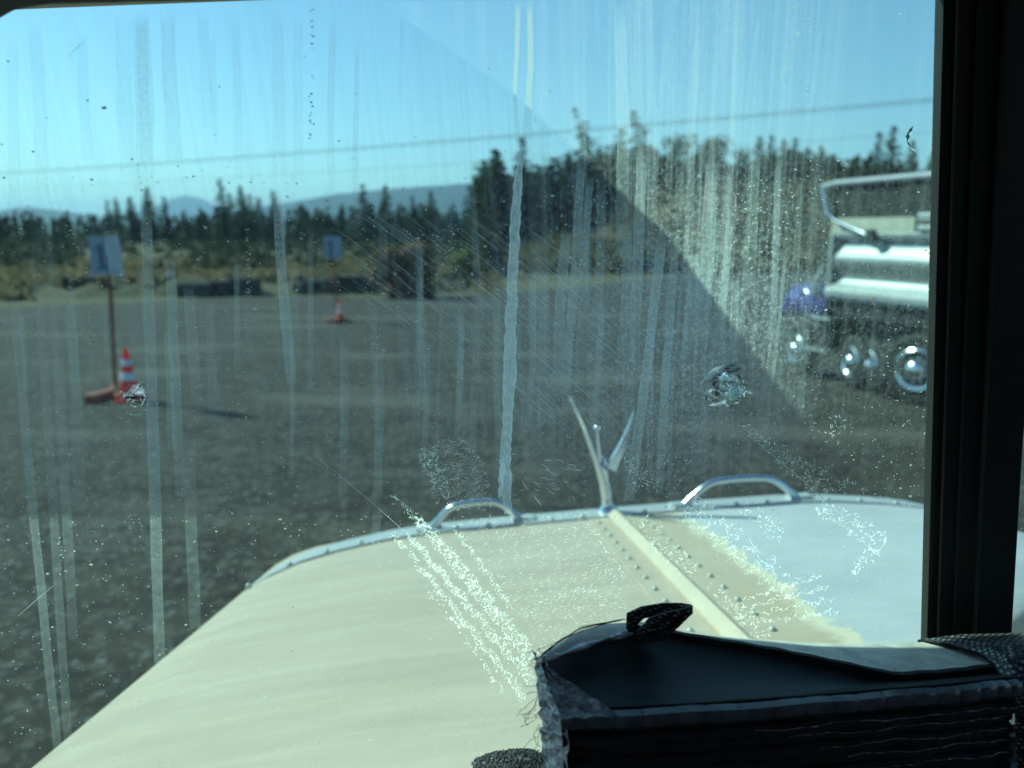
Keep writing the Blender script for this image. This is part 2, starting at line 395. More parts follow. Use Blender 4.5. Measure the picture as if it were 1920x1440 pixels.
# far wood: one mass of small conifers
r = random.Random(8); vs, fs = [], []
for i in range(520):
    Y = r.uniform(120, 230); px = r.uniform(-350, 1000); x = (px - 960) / FPX * Y * 1.02
    h = r.uniform(.55, 1.0) * (2.5 + (432 - (402 if px < 560 else 392)) / FPX * Y + r.uniform(-.9, 1.1) ); wd = h * r.uniform(.13, .22)
    for q in range(46):
        t = r.random() ** 1.3; a = r.uniform(0, 6.28); rr = wd * (1 - t) * r.uniform(.3, 1)
        c = Vector((x + cos(a) * rr, Y + sin(a) * rr, .1 + h * t)); sz = h * .055 * r.uniform(.6, 1.3)
        u = (Vector((cos(a), sin(a), -.3)) + rvec(r) * .5).normalized() * sz * 1.3
        quad(vs, fs, c, u, u.cross(rvec(r)).normalized() * sz * .8)
me = bpy.data.meshes.new('far_wood'); me.from_pydata(vs, [], fs); me.materials.append(M['conifer'])
tag(stuff(link('far_wood', me)), 'far dark green wood reading as one band at left', 'wood')

# dry scrub over the slope, and a low dark wood along its crest
r = random.Random(9); vs, fs = [], []
for i in range(900):
    Y = r.uniform(44, 118); px = r.uniform(930, 1900); x = (px - 960) / FPX * Y
    if x < -1: continue
    z0 = max(0, hz(x, Y) - .3); R0 = r.uniform(.5, 1.5) * (1.0 if Y < 75 else 1.35)
    for q in range(44):
        d = rvec(r); rr = r.random() ** .45
        c = Vector((x + d.x * R0 * rr, Y + d.y * R0 * rr, z0 + abs(d.z) * R0 * .95 * rr + .05)); sz = r.uniform(.1, .24)
        u = rvec(r) * sz; quad(vs, fs, c, u, u.cross(rvec(r)).normalized() * sz * .7)
me = bpy.data.meshes.new('hillside_scrub'); me.from_pydata(vs, [], fs); me.materials.append(M['scrub'])
tag(stuff(link('hillside_scrub', me)), 'dry brown scrub covering the slope under the hill trees', 'scrub')
vs, fs = [], []
for i in range(620):
    Y = r.uniform(94, 150); px = r.uniform(895, 1560) if i < 420 else r.uniform(1540, 2050); x = (px - 960) / FPX * Y
    z0 = max(0, hz(x, Y) - .3); h = (r.uniform(2.2, 4.6) if px > 1550 else max(2, 2.5 + (432 - 298 - 14 * sin(px * .02)) / FPX * Y - z0) * r.uniform(.45, 1.0))
    for q in range(30 + int(9 * h)):
        d = rvec(r); rr = r.random() ** .5
        c = Vector((x + d.x * 1.7 * rr, Y + d.y * 1.7 * rr, z0 + h * .5 + d.z * h * .5 * rr)); sz = r.uniform(.2, .5)
        u = rvec(r) * sz; quad(vs, fs, c, u, u.cross(rvec(r)).normalized() * sz * .7)
me = bpy.data.meshes.new('crest_thicket'); me.from_pydata(vs, [], fs); me.materials.append(M['conifer'])
tag(stuff(link('crest_thicket', me)), 'dark leafy thicket along the crest of the slope', 'thicket')
vs, fs = [], []
for i in range(420):
    Y = r.uniform(44, 118); px = r.uniform(-250, 930); x = (px - 960) / FPX * Y; R0 = r.uniform(.4, 1.2) * (1 if Y < 70 else 1.5)
    if sin(px * .017) + sin(Y * .31) < -.5: continue
    for q in range(34):
        d = rvec(r); rr = r.random() ** .45
        c = Vector((x + d.x * R0 * 1.4 * rr, Y + d.y * R0 * rr, abs(d.z) * R0 * .9 * rr + .05)); sz = r.uniform(.1, .22)
        u = rvec(r) * sz; quad(vs, fs, c, u, u.cross(rvec(r)).normalized() * sz * .7)
me = bpy.data.meshes.new('field_scrub'); me.from_pydata(vs, [], fs); me.materials.append(M['broadleaf'])
tag(stuff(link('field_scrub', me)), 'olive scrub scattered over the field before the far wood', 'scrub')
# dry grass tufts on the bank and field edge
vs, fs = [], []
for i in range(5200):
    px = r.uniform(-150, 930); Y = r.uniform(29.5, 62) if px > 60 else r.uniform(27, 50); x = (px - 960) / FPX * Y
    if Y < 31 and px > 300: continue
    h = r.uniform(.15, .5); z0 = 0.0
    t = (x + 24) / 21
    if 0 < t < 1:
        s = (Y - (29.2 + 3.0 * t) - .25 * sin(x * .9)) / 1.9
        if abs(s) < 1: z0 = max(0, (1 - s * s) * .4)
    for q in range(3):
        a = r.uniform(0, 6.28); c = Vector((x + r.uniform(-.2, .2), Y + r.uniform(-.2, .2), z0 + h * .45)); u = Vector((cos(a), sin(a), 0)) * r.uniform(.05, .14)
        quad(vs, fs, c, u, Vector((r.uniform(-.1, .1), r.uniform(-.1, .1), h * .5)))
me = bpy.data.meshes.new('dry_grass'); me.from_pydata(vs, [], fs); me.materials.append(M['dry_grass'])
tag(stuff(link('dry_grass', me)), 'dry tan grass on the bank beyond the gravel yard', 'grass')

def bush(name, px0, px1, ytop, ybase, mat, seed, label, n=1100, size=.03, flat=False):
    c = G((px0 + px1) / 2, ybase); Y = c.y + .5
    h = W(0, ytop, Y).z; wd = (px1 - px0) / FPX * Y
    rr = random.Random(seed); lb = []
    for i in range(16):
        a = rr.uniform(0, 6.28); z = rr.uniform(.06, .8); k = (1 - (z / 1.02) ** 2.2) ** .5; d = .36 * k * sqrt(rr.random())
        lb.append((cos(a) * d, sin(a) * d, z, .17, .17))
    e = empty(name, (c.x, Y, 0)); me = blob_mesh(seed, lb, n, size, mat)
    o = link('crown', me, e); o.scale = (wd * 1.0, wd * .8, h * 1.0)
    mb = MB()
    for k in range(7):
        a = k * .9; mb.tube([(0, 0, 0), (cos(a) * wd * .12, sin(a) * wd * .1, h * .4), (cos(a) * wd * .3, sin(a) * wd * .22, h * .75)], [.03, .02, .006], 5)
    part('stem', mb, M['bark'], e, True)
    tag(e, label, 'bush'); return e
bush('brown_bush', 684, 832, 442, 558, 'brown_leaf', 41, 'large rounded rusty brown bush at the yard edge', 2800, .03)
bush('green_bush', 815, 905, 452, 540, 'yellow_green', 42, 'yellow green bush just right of the rusty brown bush', 900, .03)
bush('green_bush', 895, 955, 428, 520, 'scrub', 43, 'olive brown bush left of the thick white streak', 700, .03)
bush('yellow_bush', 1180, 1235, 462, 512, 'yellow_green', 44, 'small yellow shrub at the foot of the slope', 700, .034)

# ------------------------------------------------------------------ yard furniture
def block(px0, px1, ytop, ybase, label):
    a, b = G(px0, ybase), G(px1, ybase); d = b - a; L_ = d.length
    h = W(0, ytop, (a.y + b.y) / 2).z
    mb = MB(); q = .04
    prof = [(0, 0), (0, h - q), (q, h), (.6 - q, h), (.6, h - q), (.6, 0)]
    vs = [(x, y, z) for x in (0, L_) for (y, z) in prof]
    mb.add(vs, [tuple(range(6)), tuple(reversed(range(6, 12)))] + [(i, i + 6, (i + 1) % 6 + 6, (i + 1) % 6) for i in range(6)])
    mb.tube([(L_ * .5 - .12, .3, h - .02), (L_ * .5 - .1, .3, h + .07), (L_ * .5 + .1, .3, h + .07), (L_ * .5 + .12, .3, h - .02)], .012, 6)
    o = part('concrete_block', mb, M['block'], None); o.location = (a.x, a.y, 0); o.rotation_euler = (0, 0, math.atan2(d.y, d.x))
    tag(o, label, 'block', 'dark concrete blocks along the yard edge'); return o
block(118, 196, 519, 553, 'leftmost dark concrete block, left of the larger sign post')
block(232, 328, 516, 548, 'dark concrete block right of the larger sign post')
block(332, 394, 531, 558, 'lower left block of the three beside the pale streak')
block(396, 431, 526, 556, 'short middle block of the three beside the pale streak')
block(433, 482, 521, 555, 'right block of the three beside the pale streak')
block(549, 572, 531, 553, 'short block left of the smaller sign post')
block(574, 626, 525, 552, 'long dark block just left of the smaller sign post')
block(634, 692, 517, 551, 'tall dark block between smaller sign post and brown bush')
block(1188, 1232, 489, 512, 'far dark block below the small yellow shrub')

def cone(px, py, h, label):
    p = G(px, py); e = empty('traffic_cone', (p.x, p.y, .004), .4)
    mb = MB(); b = h * .27; mb.prism([Vector(v) for v in [(-b, -b * .8, 0), (-b * .8, -b, 0), (b * .8, -b, 0), (b, -b * .8, 0), (b, b * .8, 0), (b * .8, b, 0), (-b * .8, b, 0), (-b, b * .8, 0)]], (0, 0, h * .05))
    part('base', mb, M['cone_orange'], e)
    r0, r1 = h * .19, h * .04; z0 = h * .05
    R_ = lambda t: r0 + (r1 - r0) * t
    mb = MB(); mb.lathe([(R_(0) * 1.12, z0), (R_(.03), z0 + h * .03), (R_(.97), z0 + h * .93), (r1 * .8, z0 + h * .95)], 24)
    part('body', mb, M['cone_orange'], e, True)
    for t0, t1 in ((.36, .52), (.66, .78)):
        mb = MB(); mb.lathe([(R_(t0) + .002, z0 + h * .95 * t0), (R_(t0) + .006, z0 + h * .95 * t0 + .004), (R_(t1) + .006, z0 + h * .95 * t1 - .004), (R_(t1) + .002, z0 + h * .95 * t1)], 24)
        part('reflective_band', mb, M['cone_white'], e, True)
    return tag(e, label, 'traffic cone', 'traffic cones in the yard')
cone(245, 750, .78, 'nearest orange cone with white bands beside the larger sign')
cone(638, 604, .62, 'orange cone at the foot of the smaller sign')
cone(1278, 506, .7, 'tiny far orange cone at the end of the yard')

def sign(px_foot, py_foot, px_top, x0, x1, y0, y1, glyph, plank, label):
    p = G(px_foot, py_foot); Y = p.y; e = empty('sign_post', (p.x, Y, .004))
    tl = W(x0, y0, Y); br = W(x1, y1, Y); top = W(px_top, (y0 + y1) / 2, Y)
    loc = lambda v: Vector(v) - Vector((p.x, Y, .004))
    mb = MB(); a = Vector((0, 0, 0)); b = loc((top.x, Y + .04, tl.z - .05))
    s = .022; mb.hexa([a + Vector(v) for v in ((-s, -s, 0), (s, -s, 0), (s, s, 0), (-s, s, 0))] + [b + Vector(v) for v in ((-s, -s, 0), (s, -s, 0), (s, s, 0), (-s, s, 0))])
    part('post', mb, M['red_wood'], e)
    mb = MB(); l = loc(tl); q = loc(br); mb.box((l.x, -.006, q.z), (q.x, .008, l.z)); pn = part('panel', mb, M['sign_white_shade'], e, bevel=.003)
    mb = MB(); cx = l.x + (q.x - l.x) * glyph; h = l.z - q.z; z0 = q.z + h * .2; t = h * .07
    mb.box((cx - t, -.010, z0), (cx + t, -.0062, z0 + h * .6)); mb.prism([Vector((cx - t, -.0062, z0 + h * .6)), Vector((cx - t * 2.6, -.0062, z0 + h * .46)), Vector((cx - t * 2.6, -.0062, z0 + h * .40)), Vector((cx - t, -.0062, z0 + h * .5))], (0, -.0037, 0))
    mb.box((cx - t * 2.4, -.010, z0 - t), (cx + t * 2.4, -.0062, z0))
    part('number_one', mb, M['sign_black'], pn)
    for (u0, v0, u1, v1, wd, hh) in plank:
        A = G(u0, v0); B = G(u1, v1); d = (B - A).normalized(); n = Vector((-d.y, d.x, 0)) * wd / 2
        A, B = A - Vector((p.x, Y, 0)), B - Vector((p.x, Y, 0)); A.z = B.z = 0
        mb = MB(); mb.hexa([A - n, B - n, B + n, A + n] + [v + Vector((0, 0, hh)) for v in (A - n, B - n, B + n, A + n)])
        part('base_plank', mb, M['red_wood'], e, bevel=.006)
    return tag(e, label, 'sign')
sign(217, 742, 203, 165, 231, 444, 515, .36, [(166, 758, 222, 742, .16, .13), (222, 752, 214, 728, .1, .09)], 'larger white numbered sign on a thin red post with red plank base')
sign(632, 602, 624, 606, 640, 443, 484, .42, [(611, 606, 655, 604, .2, .1), (634, 608, 632, 598, .1, .14)], 'smaller farther white numbered sign on a red post by the orange cone')

# power lines with their poles (poles stand outside the picture)
A0, A1 = Vector((-70, 82.1, 7.3)), Vector((40, 21.4, 8.1))
for k, (dz, sag, lb) in enumerate(((0, .6, 'upper power line crossing the sky'), (-.10, .62, 'power line running close under the upper one'), (-1.45, .5, 'faint lower power line right of the hill trees'))):
    mb = MB(); pts = []
    for i in range(41):
        t = i / 40; p = A0.lerp(A1, t); p.z += dz - sag * 4 * t * (1 - t) + .45; pts.append(p)
    mb.tube(pts, .016 if k < 2 else .010, 6)
    tag(part('power_line', mb, M['wire'], None, True), lb, 'power line', 'power lines')
for p, lb in ((A0, 'utility pole carrying the power lines far at left'), (A1, 'utility pole carrying the power lines at right')):
    e = empty('utility_pole', (p.x, p.y, 0))
    mb = MB(); mb.tube([(0, 0.2, 0), (0, 0.2, 9.6)], [.16, .11], 10); part('pole', mb, M['wood_pole'], e, True)
    mb = MB(); mb.box((-.9, .03, 8.4), (.9, .13, 8.52)); part('crossarm', mb, M['wood_pole'], e)
    tag(e, lb, 'utility pole')

# ------------------------------------------------------------------ dump truck parked at right
DO = Vector((5.2, 12.4, 0)); DD = Vector((.33, -.944, 0)).normalized()
dt = empty('dump_truck', DO, math.atan2(DD.y, DD.x))      # local x: towards us along its flank, local y: left of that = inwards
tag(dt, 'aluminium dump truck with purple fender parked at right, cut by the pillar', 'dump truck')
LB = 4.6
def extr(prof, x0, x1, name, mat, parent=dt, smooth=True):
    n = len(prof); mb = MB()
    mb.add([(x, y, z) for x in (x0, x1) for (y, z) in prof], [tuple(range(n)), tuple(reversed(range(n, 2 * n)))] + [(i, i + n, (i + 1) % n + n, (i + 1) % n) for i in range(n)])
    return part(name, mb, mat, parent, smooth)
# tub body: rolled flank, flared bottom ledge
fl = [(.06, 2.44), (.06, 2.37), (.16, 2.33), (.15, 2.27), (.11, 2.18), (.055, 2.09), (.045, 2.02), (.07, 1.94), (.12, 1.84), (.16, 1.76), (.15, 1.71), (.09, 1.65), (0.0, 1.58), (-.04, 1.54), (-.045, 1.46), (-.02, 1.455), (-.02, 1.43), (.0, 1.425), (0, 1.40)]
prof = fl + [(2.3, 1.40), (2.36, 2.44)]
tub = extr(prof, -.02, LB, 'tub', M['alu'])
for x in (-.03, LB - .06):
    mb = MB(); mb.box((x - .03, .02, 1.47), (x + .06, .16, 2.46)); part('end_post', mb, M['alu'], dt, bevel=.01)
mb = MB(); mb.box((1.95, .02, 1.68), (2.06, .21, 2.40)); part('rib', mb, M['alu'], dt, bevel=.01)
mb = MB(); mb.box((-.06, .035, 2.405), (LB, .12, 2.47)); part('top_rail', mb, M['alu'], dt, bevel=.012)
mb = MB(); mb.box((-.08, .06, 2.475), (1.56, .11, 2.69)); part('sideboard', mb, M['wood_board'], dt, bevel=.006)
mb = MB(); mb.box((1.63, .02, 2.62), (2.7, .2, 2.74)); part('tarp_box', mb, M['alu'], dt, bevel=.015)
mb = MB(); mb.box((1.66, .0, 2.49), (2.6, .14, 2.57)); part('step_box', mb, M['alu'], dt, bevel=.015)
mb = MB(); mb.tube([(.78, -.02, 2.43), (.06, -.02, 2.66), (-.12, -.02, 2.80), (-.27, -.02, 3.2)], [.035, .035, .035, .03], 10); arm = part('tarp_arm', mb, M['chrome'], dt, True)
mb = MB(); mb.lathe([(.09, -.05), (.1, -.02), (.1, .05)], 16, (.82, .0, 2.42), (0, 1, 0)); part('arm_pivot', mb, M['steel_dark'], arm, True)
mb = MB(); mb.tube([(-.33, .05, 3.2), (-.05, .05, 3.24), (LB - .4, .05, 3.27)], .055, 12); part('tarp_bow', mb, M['bow'], dt, True)
mb = MB(); mb.grid([[(x, .085 + .015 * sin(x * 5 + z * 3), z) for x in np.linspace(-.2, LB - .5, 24)] for z in np.linspace(2.70, 3.22, 6)]); part('tarp', mb, M['tarp'], dt, True)
mb = MB(); mb.box((1.0, -.055, 1.465), (1.06, -.03, 1.505)); part('marker_lamp', mb, M['lamp_amber'], dt, bevel=.008)
mb = MB(); mb.box((0, .1, 1.13), (LB, .22, 1.395)); part('chassis_rail', mb, M['steel_dark'], dt)
mb = MB(); mb.box((-.3, .5, .55), (LB, 1.9, 1.12)); part('undercarriage', mb, M['steel_dark'], dt)
def wheel(x, y, r, wd, ang, parent=dt):
    ax = Vector((sin(ang), -cos(ang), 0)); o_ = Vector((x, y, r + .004))
    mb = MB(); mb.lathe([(r * .58, -wd / 2), (r * .9, -wd / 2), (r, -wd * .36), (r, wd * .36), (r * .9, wd / 2), (r * .58, wd / 2)], 28, o_, ax)
    wl = part('wheel', mb, M['tyre'], parent, True)
    mb = MB(); mb.lathe([(r * .56, 0), (r * .60, wd * .50), (r * .60, wd * .58), (r * .56, wd * .63), (r * .50, wd * .60), (r * .46, wd * .5), (r * .30, wd * .48), (r * .29, wd * .62), (r * .25, wd * .78), (r * .15, wd * .88), (r * .04, wd * .92)], 28, o_, ax)
    part('rim', mb, M['chrome'], wl, True)
    mb = MB()
    for k in range(10):
        a = 2 * pi * k / 10; u = ax.orthogonal().normalized(); b = ax.cross(u); c = o_ + ax * (wd * .42) + (u * cos(a) + b * sin(a)) * r * .33
        mb.lathe([(.018, 0), (.018, .03), (.006, .036)], 8, c, ax)
    stuff(part('lug_nuts', mb, M['chrome'], wl, True))
    return wl
for x in (.62, .99, 1.33): wheel(x, .16, .42, .2, radians(-14))
wheel(1.86, .16, .52, .3, radians(16)); wheel(2.95, .22, .52, .3, 0); wheel(4.05, .22, .52, .3, 0)
wheel(-.62, .16, .44, .26, radians(-14))
# purple fender with round lamp, steps, tool box
P = []
for i in range(15):
    a = pi * (i / 14) * .95 + .08; P.append([(-.55 - cos(a) * .50, y, 1.0 + sin(a) * .60) for y in (-.04, .0, .34, .38)])
mb = MB(); mb.grid(P)
mb.grid([[(p[0][0], -.04, p[0][2]), (p[0][0], -.035, max(.98, p[0][2] - .55))] for p in P])
fd = part('fender', mb, M['purple'], dt, True); sm = fd.modifiers.new('th', 'SOLIDIFY'); sm.thickness = .015
mb = MB(); mb.box((-.45, -.02, 1.0), (-.02, .4, 1.38)); part('cowl', mb, M['purple'], dt, bevel=.05)
mb = MB(); mb.lathe([(.055, 0), (.06, .03), (.045, .07), (.01, .085)], 18, (-.5, -.06, 1.47), (-.5, -.85, .1)); part('lamp', mb, M['chrome'], dt, True)
mb = MB(); mb.tube([(-.24, -.02, 1.45), (-.2, -.03, 1.7), (-.1, 0, 1.95)], [.07, .06, .025], 10); part('mirror_bracket', mb, M['alu'], dt, True)
for z, x0, x1 in ((1.04, -.28, .18), (.50, -.36, .14)):
    mb = MB(); mb.box((x0, -.06, z), (x1, .3, z + .045)); part('step', mb, M['alu'], dt, bevel=.008)
mb = MB(); mb.box((-.24, .06, .545), (.14, .4, 1.035)); part('battery_box', mb, M['steel_dark'], dt, bevel=.02)
mb = MB(); mb.tube([(-.8, -.04, .12), (-.82, -.04, .9), (-.8, -.02, 1.2)], .035, 10); part('guard_pipe', mb, M['chrome'], dt, True)
# its own cab stands at the near end, outside the picture
mb = MB(); mb.box((LB + .25, .1, 1.15), (LB + 1.9, 2.3, 2.85)); cb = part('cab', mb, M['purple'], dt, bevel=.08)
mb = MB(); mb.box((LB + .7, .085, 1.95), (LB + 1.6, .098, 2.6)); part('door_window', mb, M['glass_dark'], cb)
mb = MB(); mb.box((LB + 1.9, .25, .95), (LB + 3.2, 2.15, 1.85)); part('bonnet', mb, M['purple'], dt, bevel=.1)
wheel(LB + 2.4, .22, .52, .3, 0)

# ================================================================== the truck we sit in (frame T)
truck = bpy.data.objects.new('parked_truck', None); COL.objects.link(truck)
truck.matrix_world = Matrix.Translation(Vector((0, 0, EYE)) + RT @ TBASE) @ RT.to_4x4()
tag(truck, 'cream painted truck seen from its own cab, hood and dirty windshield ahead', 'truck')
def tp(name, mb, mat, parent=truck, smooth=False, bevel=0):     # a part in T coordinates
    return part(name, mb, mat, parent, smooth, -TBASE if parent is truck else None, bevel)

# --- materials
def hood_material():
    m, N, L, P = new_mat('hood_paint')
    tc = N.new('ShaderNodeTexCoord'); sp = N.new('ShaderNodeSeparateXYZ'); L.new(tc.outputs['Object'], sp.inputs[0])
    n1 = noise(N, L, 26, 6, .7); n2 = noise(N, L, 5, 3, .5)
    xx = math_(N, L, 'ADD', sp.outputs['X'], math_(N, L, 'MULTIPLY', math_(N, L, 'SUBTRACT', n1, .5), .085))
    xx = math_(N, L, 'ADD', xx, math_(N, L, 'MULTIPLY', math_(N, L, 'SUBTRACT', n2, .5), .05))
    cream = ramp(N, L, noise(N, L, 9, 5, .6, xyz=(.35, 1.6, 1)), [(.32, (.49, .37, .295)), (.68, (.585, .445, .355))])
    crust = ramp(N, L, xx, [(.405, 0), (.425, 1), (.437, 1), (.445, 0)])
    white = ramp(N, L, noise(N, L, 6, 5, .6), [(.35, (.44, .445, .49)), (.65, (.53, .51, .55))])
    tan = ramp(N, L, xx, [(.22, 0), (.36, .75)])
    c = mixc(N, L, tan, cream, (.52, .385, .265))
    c = mixc(N, L, crust, c, (.74, .60, .45))
    c = mixc(N, L, ramp(N, L, xx, [(.436, 0), (.443, 1)]), c, white)
    dm = noise(N, L, 55, 6, .75, xyz=(.6, 1, 1)); c = mixc(N, L, ramp(N, L, dm, [(.4, .16), (.6, 0)]), c, (.42, .33, .25))
    c = mixc(N, L, ramp(N, L, noise(N, L, 16, 4, .6, xyz=(.25, 2.2, 1)), [(.5, 0), (.7, .22)]), c, (.70, .60, .50))
    sw = noise(N, L, 150, 2, .5)
    c = mixc(N, L, ramp(N, L, sw, [(.74, 0), (.78, .7)]), c, (.22, .22, .18))
    L.new(c, P.inputs['Base Color']); P.inputs['Roughness'].default_value = .5; P.inputs['Specular IOR Level'].default_value = .35
    bump(N, L, P, noise(N, L, 40, 4), .08, .004); return m
M['hood'] = hood_material()
M['rim'] = simple('rim_paint', (.52, .51, .54), .38, .1, .12, 14)
M['ridge'] = simple('hinge_paint', (.66, .51, .385), .45, 0, .1, 20)
M['rivet'] = simple('rivet_paint', (.55, .55, .48), .35, .2, .2, 60)

def add_shader_mix(N, L, fac, a, b):
    m = N.new('ShaderNodeMixShader')
    if isinstance(fac, (int, float)): m.inputs[0].default_value = fac
    else: L.new(fac, m.inputs[0])
    L.new(a, m.inputs[1]); L.new(b, m.inputs[2]); return m.outputs[0]
def glass_mat(name, tint, dirty):
    m = bpy.data.materials.new(name); m.use_nodes = True; N = m.node_tree.nodes; L = m.node_tree.links
    N.remove(N['Principled BSDF'])
    t = N.new('ShaderNodeBsdfTransparent'); t.inputs[0].default_value = (*tint, 1)
    if not dirty:
        gl = N.new('ShaderNodeBsdfGlossy'); gl.inputs['Roughness'].default_value = .03
        fr = N.new('ShaderNodeFresnel'); fr.inputs[0].default_value = 1.35
        out = add_shader_mix(N, L, math_(N, L, 'MULTIPLY', fr.outputs[0], .8), t.outputs[0], gl.outputs[0])
    else:
        tl = N.new('ShaderNodeBsdfTranslucent')
        L.new(ramp(N, L, noise(N, L, 30, 3), [(.3, (.72, .78, .78)), (.7, (.77, .85, .88))]), tl.inputs[0])
        veil = ramp(N, L, noise(N, L, 6, 3, .5, xyz=(1.2, 1, .5)), [(.3, .012), (.7, .05)])
        s1 = ramp(N, L, noise(N, L, 1, 4, .6, xyz=(150, 1, 3.0)), [(.47, 0), (.62, .12)])
        s2 = ramp(N, L, noise(N, L, 1, 3, .6, xyz=(480, 1, 11)), [(.46, 0), (.72, .075)])
        gr = ramp(N, L, noise(N, L, 330, 5, .8), [(.46, 0), (.68, .30)])
        sp = ramp(N, L, noise(N, L, 420, 1, .5), [(.735, 0), (.765, .5)])
        tc = N.new('ShaderNodeTexCoord'); se = N.new('ShaderNodeSeparateXYZ'); L.new(tc.outputs['Object'], se.inputs[0])
        up = ramp(N, L, math_(N, L, 'ADD', se.outputs['Z'], .6), [(.56, 1), (.66, .22)])      # grit settled on the lower two thirds
        gr = math_(N, L, 'MULTIPLY', gr, up); sp = math_(N, L, 'MULTIPLY', sp, up)
        f = math_(N, L, 'ADD', math_(N, L, 'ADD', veil, s1), math_(N, L, 'ADD', s2, gr))
        # film thinned low down to hide the lower edge of the visor's shadow
        low_thin = ramp(N, L, math_(N, L, 'ADD', math_(N, L, 'ADD', se.outputs['Z'], .6), math_(N, L, 'MULTIPLY', noise(N, L, 9, 2), .06)), [(.30, .16), (.43, .25), (.52, .95)])
        f = math_(N, L, 'MULTIPLY', f, low_thin)
        f = math_(N, L, 'MULTIPLY', f, ramp(N, L, math_(N, L, 'ADD', se.outputs['X'], .5), [(.25, .36), (.44, .36), (.55, .95), (.64, 1.75), (.70, 1.3), (.76, .4)]))  # denser at right, thinner at left, to strengthen the sunlit veil
        f = math_(N, L, 'MULTIPLY', f, 1.0)
        f = math_(N, L, 'MAXIMUM', f, sp, True)
        out = add_shader_mix(N, L, f, t.outputs[0], tl.outputs[0])
    L.new(out, N['Material Output'].inputs[0]); return m
TINT = (.58, .94, .885)
M['glass_clean'] = glass_mat('windshield_glass', TINT, False)
M['glass_dirty'] = glass_mat('windshield_dirty_side', (.94, 1, 1), True)
def film(name, col, op, edge=.2, grain=.5, scale=400, xyz=None, full=False):
    m = bpy.data.materials.new(name); m.use_nodes = True; N = m.node_tree.nodes; L = m.node_tree.links
    N.remove(N['Principled BSDF'])
    t = N.new('ShaderNodeBsdfTransparent'); tl = N.new('ShaderNodeBsdfTranslucent'); tl.inputs[0].default_value = (*col, 1)
    uv = N.new('ShaderNodeUVMap'); se = N.new('ShaderNodeSeparateXYZ'); L.new(uv.outputs[0], se.inputs[0])
    d = math_(N, L, 'ABSOLUTE', math_(N, L, 'SUBTRACT', se.outputs['X'], .5))
    prof = ramp(N, L, d, [(0, .75), (.30, .8), (.42, 1.0), (.5, edge)])
    g = ramp(N, L, noise(N, L, scale, 4, .65, xyz=xyz), [(.3, 1 - grain), (.7, 1)])
    ends = ramp(N, L, se.outputs['Y'], [(0, .0), (.12, 1), (.6, 1), (.8, .7), (1, .45)])
    if full: ends = ramp(N, L, se.outputs['Y'], [(0, .2), (.08, 1), (.9, 1), (1, .4)])
    f = math_(N, L, 'MULTIPLY', math_(N, L, 'MULTIPLY', prof, g), math_(N, L, 'MULTIPLY', ends, op))
    L.new(add_shader_mix(N, L, f, t.outputs[0], tl.outputs[0]), N['Material Output'].inputs[0]); return m
FILM = {k: film('dried_streak_%s' % n, (.84, .88, .86), k * 1.25) for k, n in ((.12, 'thin'), (.2, 'light'), (.3, 'mid'), (.42, 'dense'))}
M['heavy_streak'] = film('heavy_white_streak', (.93, .96, .93), .97, .25, .5, 420, (1, 1, .45), True)
M['sunlit_cream_streak'] = film('sunlit_cream_streak', (.9, .82, .58), .5, .1, .3, 200, (1, 1, .1))  # upper streaks, their sunlit tone put into the cream colour
def translucent(name, c, mix=0, add=0):
    m = bpy.data.materials.new(name); m.use_nodes = True; N = m.node_tree.nodes; L = m.node_tree.links
    N.remove(N['Principled BSDF']); tl = N.new('ShaderNodeBsdfTranslucent'); g = N.new('ShaderNodeNewGeometry')
    L.new(ramp(N, L, g.outputs['Random Per Island'], [(0, tuple(x * .45 for x in c)), (.7, tuple(x * .8 for x in c)), (1, c)]), tl.inputs[0])
    out = tl.outputs[0]
    if add:
        t = N.new('ShaderNodeBsdfTransparent'); t.inputs[0].default_value = (add, add, add, 1); ad = N.new('ShaderNodeAddShader'); L.new(out, ad.inputs[0]); L.new(t.outputs[0], ad.inputs[1]); out = ad.outputs[0]
    if mix:
        t = N.new('ShaderNodeBsdfTransparent'); out = add_shader_mix(N, L, mix, t.outputs[0], out)
    L.new(out, N['Material Output'].inputs[0]); return m
M['speck'] = translucent('dirt_speck', (.62, .62, .55))
M['glint'] = translucent('residue_glint', (.56, .56, .51), 0, .9)  # sparkle on the residue put in by adding brightness to clear transmission
M['scratch'] = translucent('fine_scratch', (.95, .95, .92), .55)
M['chip_white'] = translucent('crushed_glass_white', (1, 1, 1), 0, .8)
M['chip_dark'] = simple('crushed_glass_dark', (.01, .035, .035), .2, scale=400)
M['chip_teal'] = translucent('crushed_glass_teal', (.7, .95, .9), .5)

# --- hood
HX = .294
def hw(Y): return .80 + .055 * (1.6 - Y) / .8
HP = [(0, 0), (.12, 0), (.3, .001), (.5, .003), (.62, .009), (.74, .018), (.83, .027), (.9, .042), (.95, .062), (.98, .09), (.995, .13), (1.0, .19), (1.003, .35), (1.005, .62)]
def hc(Y): return -.649 - .1829 * (Y - 1.6)
def hd(u):
    for (a, da), (b, db) in zip(HP[:-1], HP[1:]):
        if a <= u <= b: return da + (db - da) * (u - a) / (b - a)
    return HP[-1][1]
def hpt(x, Y, up=0): return Vector((x, Y, hc(Y) - hd(min(1.005, abs(x - HX) / hw(Y))) + up))
us = [-p[0] for p in reversed(HP)] + [p[0] for p in HP[1:]]
def hrow(Y, up=0, k=1.0): return [Vector((HX + u * hw(Y) * k, Y, hc(Y) - hd(abs(u)) + up)) for u in us]
mb = MB(); ys = list(np.linspace(.556, 1.6, 26)); mb.grid([hrow(y) for y in ys])
lipr = [Vector((p.x, 1.625, p.z - .02)) for p in hrow(1.6)]; low = [Vector((HX + (p.x - HX) * .99, 1.65, -1.32)) for p in hrow(1.6)]
